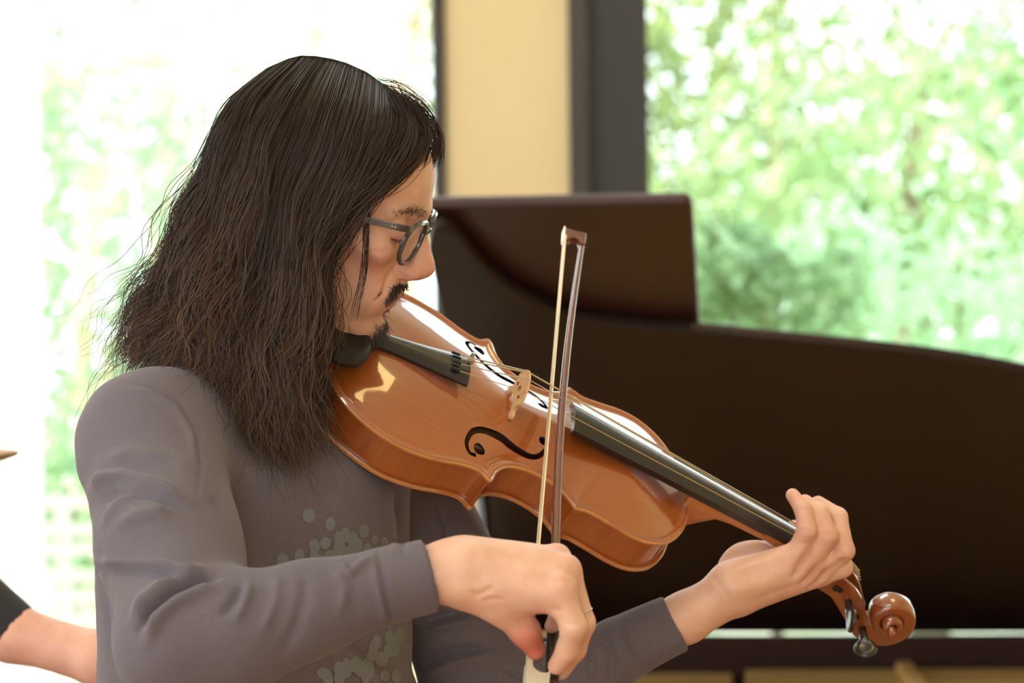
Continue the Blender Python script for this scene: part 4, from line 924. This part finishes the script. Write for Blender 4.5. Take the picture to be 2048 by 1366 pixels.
# keep it off the face
S.ell(HP(66, 0, 15), (.050, .085, .058), HR, .004, True); S.ell(HP(52, 0, -40), (.045, .085, .055), HR, .004, True)
GVt, GFt = S.mesh(.0035, .012, 2)
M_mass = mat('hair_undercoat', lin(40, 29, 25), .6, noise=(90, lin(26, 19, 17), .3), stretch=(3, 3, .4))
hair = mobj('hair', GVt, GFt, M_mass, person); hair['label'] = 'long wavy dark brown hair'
M_hair = mat('brown_hair', lin(70, 50, 42), .45, attr='Col', spec=.2)
def grow(n, far, name, seed):
    r = np.random.default_rng(seed); NCL = 85 if not far else 50
    cu = r.uniform(0, 1, NCL); k = r.integers(0, NCL, n); u0 = np.clip(cu[k] + r.normal(0, .024, n), 0, 1)
    dk = r.uniform(.88, 1.06, n) if not far else r.uniform(.8, 1.05, n)
    P, t = strand_path(u0, dk, far); Pc, _ = strand_path(cu[k], dk, far)
    P = P + (Pc - P) * (np.clip((t - .12) * 1.25, 0, 1) ** 1.1 * (.78 * r.uniform(.4, 1.1, (n, 1))))[..., None]
    tan = np.gradient(P, axis=1); tan /= np.linalg.norm(tan, axis=2)[..., None]; view = np.array([0, -1., 0]); sd = np.cross(tan, view); sd /= np.linalg.norm(sd, axis=2)[..., None] + 1e-9
    ph = (11 * cu + r.normal(0, .7, NCL))[k][:, None] + r.normal(0, .3, (n, 1)); fr_ = (5.0 + .7 * np.sin(9 * cu) + r.normal(0, .35, NCL))[k][:, None]; am = r.uniform(.0022, .0062, NCL)[k][:, None]
    env = np.clip((t - .12) * 1.5, 0, 1)
    P = P + sd * (np.sin(ph + 6.28 * fr_ * t) * am * env)[..., None] + view * (np.sin(ph * 1.7 + 6.28 * fr_ * t + 1.3) * am * .8 * env)[..., None]
    u_k = u0[:, None]; P = P + sd * ((.0052 * np.sin(7.5 * u_k + 6.28 * 2.3 * t) + .0035 * np.sin(17 * u_k + 6.28 * 3.4 * t)) * env)[..., None] + view * (.005 * np.sin(13 * u_k + 6.28 * 2.7 * t + 1) * env)[..., None]
    P = P + view * (.003 + r.uniform(-.008, .010, NCL)[k][:, None] * env)[..., None]
    fz = np.cumsum(np.cumsum(r.normal(0, .00022, (n, KP, 3)), axis=1), axis=1) * env[..., None] * .5; P = P + fz
    wild = (r.uniform(0, 1, n) < .07)[:, None, None]; P = P + wild * np.cumsum(np.cumsum(r.normal(0, .00042, (n, KP, 3)), axis=1), axis=1) * np.clip(t * 5, 0, 1)[..., None] * .4 + wild * (P - HP(-15, 0, 60)) * np.clip(t * 8, 0, 1)[..., None] * r.uniform(0, .05, (n, 1, 1))
    # strands of different lengths
    ln = np.clip(r.normal(.93, .10, n), .55, 1.07); s = np.linspace(0, 1, KP)[None] * ln[:, None] * (KP - 1); i = np.clip(s.astype(int), 0, KP - 2); f = (s - i)[..., None]
    P = np.take_along_axis(P, i[..., None], 1) * (1 - f) + np.take_along_axis(P, (i + 1)[..., None], 1) * f
    rad = np.interp(np.linspace(0, 1, KP), [0, .1, .7, 1], [.00022, .00034, .0003, .00012])[None]
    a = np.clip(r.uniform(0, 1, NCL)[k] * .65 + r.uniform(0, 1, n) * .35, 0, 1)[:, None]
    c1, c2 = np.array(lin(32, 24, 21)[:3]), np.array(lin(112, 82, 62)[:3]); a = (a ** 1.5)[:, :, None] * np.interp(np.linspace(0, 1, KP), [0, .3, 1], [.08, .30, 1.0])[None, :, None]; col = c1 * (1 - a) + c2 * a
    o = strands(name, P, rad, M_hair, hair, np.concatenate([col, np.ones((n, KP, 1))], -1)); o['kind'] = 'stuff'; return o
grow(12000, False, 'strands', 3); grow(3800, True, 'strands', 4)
# parting and stray locks across the cheek
def locks(paths, n, name, spread=.0012, rad=.00028):
    r = np.random.default_rng(9); A = []
    for g, Y0, Y1, m_ in paths:
        q = crom(np.array(g, float), KP); Y = np.linspace(Y0, Y1, KP); base_ = np.stack([(q[:, 0] - CX) / F * Y, Y, (CY - q[:, 1]) / F * Y], -1) @ W.T + np.array([0, 0, H])
        for _ in range(m_): A.append(base_ + np.cumsum(r.normal(0, .00022, (KP, 3)), 0) + r.normal(0, spread, 3))
    A = np.array(A); o = strands(name, A, np.interp(np.linspace(0, 1, KP), [0, .7, 1], [rad, rad, rad * .3])[None], M_hair, hair, np.tile(np.array(lin(46, 32, 27)), (len(A), 1))); o['kind'] = 'stuff'
locks([([(752, 372), (738, 410), (733, 470), (730, 540), (716, 600), (708, 640)], 2.525, 2.528, 10), ([(745, 380), (734, 430), (731, 520), (725, 575)], 2.525, 2.528, 7), ([(700, 440), (690, 480), (672, 520), (650, 590)], 2.522, 2.528, 14), ([(680, 470), (662, 540), (652, 600), (654, 640)], 2.522, 2.528, 8),
       ([(665, 500), (645, 570), (632, 640), (628, 700)], 2.52, 2.53, 10), ([(650, 520), (628, 600), (615, 680), (640, 740)], 2.52, 2.53, 8)], 0, 'stray_locks')
locks([([(800, 192), (845, 222), (868, 262), (872, 305), (858, 335)], 2.59, 2.60, 40), ([(820, 205), (858, 238), (876, 285), (872, 328)], 2.60, 2.61, 22), ([(800, 196), (840, 250), (850, 300), (825, 342), (780, 362)], 2.575, 2.545, 70), ([(812, 196), (858, 262), (862, 312), (842, 345), (815, 352)], 2.585, 2.57, 60), ([(780, 182), (815, 260), (800, 322), (755, 362), (722, 402)], 2.56, 2.525, 70),
       ([(760, 168), (800, 178), (840, 205), (866, 240)], 2.60, 2.60, 30),
       ([(330, 520), (295, 545), (262, 560), (245, 600)], 2.60, 2.60, 10), ([(310, 600), (275, 660), (252, 700), (245, 722)], 2.6, 2.59, 26), ([(340, 620), (300, 690), (262, 712), (246, 716)], 2.57, 2.58, 26), ([(345, 500), (305, 552), (268, 600), (262, 650)], 2.6, 2.6, 16), ([(400, 380), (360, 440), (318, 500), (290, 560)], 2.6, 2.6, 10), ([(560, 840), (540, 880), (545, 905)], 2.5, 2.5, 24), ([(620, 760), (640, 800), (632, 850)], 2.52, 2.52, 16), ([(640, 700), (655, 770), (640, 830)], 2.525, 2.525, 10)], 0, 'stray_locks', .0035, .00022)

# beard, moustache, eyebrows, lashes: short hairs rooted in the skin
hsel = inhead; bbvh = bvh_of(BV, BF)
def fuzz(name, regions, length, rad, colour, seed, parent=person):
    r = np.random.default_rng(seed); A = []
    for (c0, c1_, sp, n, dr, ln) in regions:
        for _ in range(n):
            w_ = r.uniform(); q = np.array(c0) * (1 - w_) + np.array(c1_) * w_ + r.normal(0, 1, 3) * np.array(sp)
            h_ = bbvh.find_nearest(Vector(HP(*q)))
            if h_[0] is None or h_[3] > .0055: continue
            p0 = np.array(h_[0]); nn = np.array(h_[1]); d = HR @ np.array(dr, float); d /= np.linalg.norm(d); d = d * .8 + nn * .35 + r.normal(0, .18, 3); d /= np.linalg.norm(d)
            l_ = ln * .001 * r.uniform(.6, 1.2); A.append([p0 - nn * .0005, p0 + d * l_ * .35 + nn * .0006, p0 + d * l_ * .7, p0 + d * l_ - nn * .0004])
    strands(name, np.array(A), np.array([[rad, rad, rad * .8, rad * .3]]), M_fuzz, parent)['kind'] = 'stuff'
M_fuzz = mat('beard_hair', lin(62, 48, 42), .5)
reg = []
for s_ in (-1, 1):
    reg += [((77, 1 * s_, -24), (69, 20 * s_, -29), (2, 2, 1.8), 230, (.4, .8 * s_, -1), 6.5), ((70, 17 * s_, -29), (65, 26 * s_, -38), (2, 2, 2.0), 150, (.2, .3 * s_, -1), 8), ((71, 12 * s_, -28), (67, 22 * s_, -34), (2, 2, 2.0), 130, (.2, .5 * s_, -1), 7)]
fuzz('moustache', reg, 8, .00022, None, 1)
fuzz('goatee', [((69, 0, -66), (62, 0, -78), (3, 8, 4), 300, (.5, 0, -1), 11), ((68, 0, -51), (68, 0, -56), (1, 4, 2), 70, (.4, 0, -1), 7), ((62, 12, -74), (62, -12, -74), (3, 3, 4), 160, (.3, 0, -1), 9)], 8, .00022, None, 2)
for s_ in (-1, 1):
    fuzz('eyebrow', [((80, 12 * s_, 46), (70, 34 * s_, 50), (1.5, 2, 2.0), 120, (-.3, 1 * s_, .25), 8), ((70, 34 * s_, 50), (60, 50 * s_, 46), (1, 2, 1.4), 45, (-.3, 1 * s_, -.2), 7)], 8, .0002, None, 5)
    fuzz('eyelashes', [((74, 21 * s_, 21), (63, 42 * s_, 23), (.2, .6, .4), 40, (1, .4 * s_, -.6), 5)], 6, .00016, None, 6)

# ------------------------------------------------------------------ glasses
M_frame = mat('glasses_acetate', lin(58, 64, 62), .22, coat=.8, noise=(40, lin(34, 38, 38), .25)); M_lens = glass_mat('lens_glass', (.96, .97, .97, 1), .10)
GM = Matrix(HR.tolist()).to_4x4(); GM.translation = Vector(HP(80, 0, 25))
gl = empty('eyeglasses', mw=GM); tag(gl, 'dark green-grey rimmed eyeglasses on the man\'s nose', 'eyeglasses')
def gl_pt(x, y, z): return ((x - 80) * .001, y * .001, (z - 25) * .001)
for s_ in (-1, 1):
    a = np.linspace(0, 2 * math.pi, 48, endpoint=False); yy = 34 + 24.5 * np.sign(np.cos(a)) * np.abs(np.cos(a)) ** .72; zz = 20.5 + 19.5 * np.sign(np.sin(a)) * np.abs(np.sin(a)) ** .75
    yy = yy + (zz - 20) * .06 * np.sign(yy - 34)
    xx = 86.5 + (zz - 30) * .16 - ((yy - 8) / 50) ** 2 * 7.5
    L_ = [gl_pt(x, y * s_, z) for x, y, z in zip(xx, yy, zz)]
    rim = MB().tube(L_ + L_[:2], [.0025] * 50, 8, 1.0).build('rim', M_frame, gl, True, False)
    n = len(L_); MB().add([np.mean(L_, 0) + np.array([.0006, 0, 0])] + L_, [(0, 1 + i, 1 + (i + 1) % n) for i in range(n)]).build('lens', M_lens, gl, True, False)
    hx_ = [gl_pt(82, 55 * s_, 36), gl_pt(79, 64 * s_, 36.5), gl_pt(74, 69 * s_, 36.5), gl_pt(60, 71.5 * s_, 36.3), gl_pt(20, 75 * s_, 34.5), gl_pt(-8, 76 * s_, 31), gl_pt(-22, 75 * s_, 18)]
    b = MB(); q = crom(hx_, 30); tg_ = np.gradient(q, axis=0); tg_ /= np.linalg.norm(tg_, axis=1)[:, None]
    sec = []
    for p, t_ in zip(q, tg_):
        sdv = np.cross(t_, [0, 0, 1.]); sdv /= np.linalg.norm(sdv); upv = np.cross(sdv, t_); sec += [p + sdv * i * .0014 + upv * j * .0030 for i, j in ((-1, -1), (1, -1), (1, 1), (-1, 1))]
    b.add(sec, [(i * 4 + j, i * 4 + (j + 1) % 4, i * 4 + 4 + (j + 1) % 4, i * 4 + 4 + j) for i in range(29) for j in range(4)] + [(3, 2, 1, 0), (116, 117, 118, 119)])
    arm = b.build('temple', M_frame, gl, False, False, .0006)
    for zx in (69, 66): MB().tube([gl_pt(zx, 70.0 * s_, 36.4), gl_pt(zx, 72.4 * s_, 36.4)], .0006, 8).build('rivet', M_pearl, arm, True, False)
MB().tube([gl_pt(86, -11, 26), gl_pt(88.5, -5, 30), gl_pt(89, 0, 31), gl_pt(88.5, 5, 30), gl_pt(86, 11, 26)], .0021, 8).build('nose_bridge', M_frame, gl, True, False)
# ring on a finger of the bow hand
rc_ = C(1163, 1210, 2.326); a = np.linspace(0, 2 * math.pi, 25)
axf = C(1165, 1246, 2.326) - mm; axf /= np.linalg.norm(axf); ua = np.cross(axf, [0, 1, 0]); ua /= np.linalg.norm(ua); ub = np.cross(axf, ua); rcx = mm + axf * .034
tag(MB().tube([rcx + (ua * math.cos(t) + ub * math.sin(t)) * .0110 for t in a], .0006, 8).build('finger_ring', M_pearl, None, True), 'thin silver ring on a finger of the bow hand', 'ring')

# ------------------------------------------------------------------ second musician, cut by the left edge of the frame
Y2 = 3.15
R2 = W @ frame((.95, -.2, -.3), (.2, .97, 0)); O2 = C(-225, 985, Y2 + .05)
S = Shape(); head_ops(S, R2, O2)
sh2, ar2, el2, wr2 = C(-150, 1135, Y2), C(22, 1266, Y2 - .02), C(200, 1318, Y2 - .03), C(420, 1330, Y2 + .05); nb2 = C(-330, 1120, Y2 + .08)
S.rc(O2 + R2 @ np.array([-.02, 0, -.03]), nb2, .055, .058, .02); S.rc(nb2, sh2, .05, .045, .02); S.rc(nb2 - ez * .06, nb2 - ez * .5, .07, .08, .03)
S.rc(sh2, ar2, .038, .0285, .01); S.rc(ar2, el2, .0285, .0285, .02); S.rc(el2, wr2, .030, .020, .012)
S.chain([wr2, C(470, 1325, Y2 + .06), C(530, 1335, Y2 + .07)], [.022, .026, .018], .012)
for j, dz in enumerate((-16, 0, 16, 32)): S.chain([C(530, 1325 + dz, Y2 + .07 + j * .004), C(570, 1340 + dz, Y2 + .07), C(585, 1365 + dz, Y2 + .065)], [.009, .0085, .007], .003)
S.chain([C(480, 1335, Y2 + .04), C(520, 1365, Y2 + .03), C(550, 1375, Y2 + .03)], [.012, .010, .0075], .005)
v_, f_ = S.mesh(.004, .015, 1)
p2 = empty('person', (nb2[0], nb2[1], 0)); tag(p2, 'person in a black short-sleeved shirt at the left edge reaching an arm out', 'person')
pk = np.array(lin(226, 172, 150)); mobj('body', v_, f_, M_skin, p2, True, True, np.tile(pk, (len(v_), 1)))
M_black = mat('black_cotton', lin(52, 50, 52), .9, sheen=.1, spec=.15)
S = Shape(); column(S, nb2 - ez * .085, np.array([nb2[0], nb2[1], .95]), (.165, .12), (.16, .12), .03); S.rc(nb2 - ez * .02, sh2, .072, .052, .03); S.rc(nb2 + ez * .02, nb2 - ez * .05, .066, .075, .02)
S.rc(nb2 - ez * .02, nb2 - ez * .05 + SA * .16, .072, .058, .03)
sl = C(30, 1270, Y2 - .02); S.rc(sh2, sl, .046, .0345, .02, end=True)
v_, f_ = S.mesh(.0035, .02, 2); mobj('shirt', v_, f_, M_black, p2)
S = Shape(); c2_ = np.array([nb2[0], nb2[1], 0]); column(S, c2_ + ez * 1.0, c2_ + ez * .88, (.15, .11), (.155, .12), .03)
for s_ in (-1, 1): S.chain([c2_ + ez * .9 + SA * s_ * .08, c2_ + SA * s_ * .1 + ez * .5, c2_ + SA * s_ * .1 + ez * .06], [.085, .065, .055], .02)
v_, f_ = S.mesh(.009, .02, 1); mobj('trousers', v_, f_, M_trouser, p2)
for s_ in (-1, 1):
    q = c2_ + SA * s_ * .1; S = Shape(); S.rc(q + ez * .045 - FA * .03, q + ez * .035 + FA * .15, .043, .034, .02); v_, f_ = S.mesh(.006, .02, 1); v_[:, 2] = np.maximum(v_[:, 2], .001); mobj('shoe', v_, f_, M_shoe, p2)
M_cap = mat('tan_cap_cloth', lin(196, 168, 148), .9)
cp = empty('cap', O2 + R2 @ np.array([0, 0, .1])); tag(cp, 'tan peaked cap whose brim tip enters at the left edge', 'cap')
S = Shape(); S.ell(O2 + R2 @ np.array([-.012, 0, .075]), (.106, .086, .068), R2, .01); S.rc(O2 + R2 @ np.array([0, 0, .0]), O2 + R2 @ np.array([0, 0, -.06]), .12, .12, .004, sub=True)
v_, f_ = S.mesh(.004, .012, 1); mobj('crown', v_, f_, M_cap, cp)
tipp = C(30, 906, Y2 + .02); bs_ = O2 + R2 @ np.array([.07, 0, .06]); S = Shape()
ax_ = (tipp - bs_) / np.linalg.norm(tipp - bs_); yy_ = R2[:, 1] - ax_ * (R2[:, 1] @ ax_); yy_ /= np.linalg.norm(yy_); Rb = np.stack([ax_, yy_, np.cross(ax_, yy_)], 1)
S.ell(tipp - ax_ * .085, (.085, .075, .009), Rb, .004); v_, f_ = S.mesh(.003, .01, 1); mobj('brim', v_, f_, M_cap, cp)
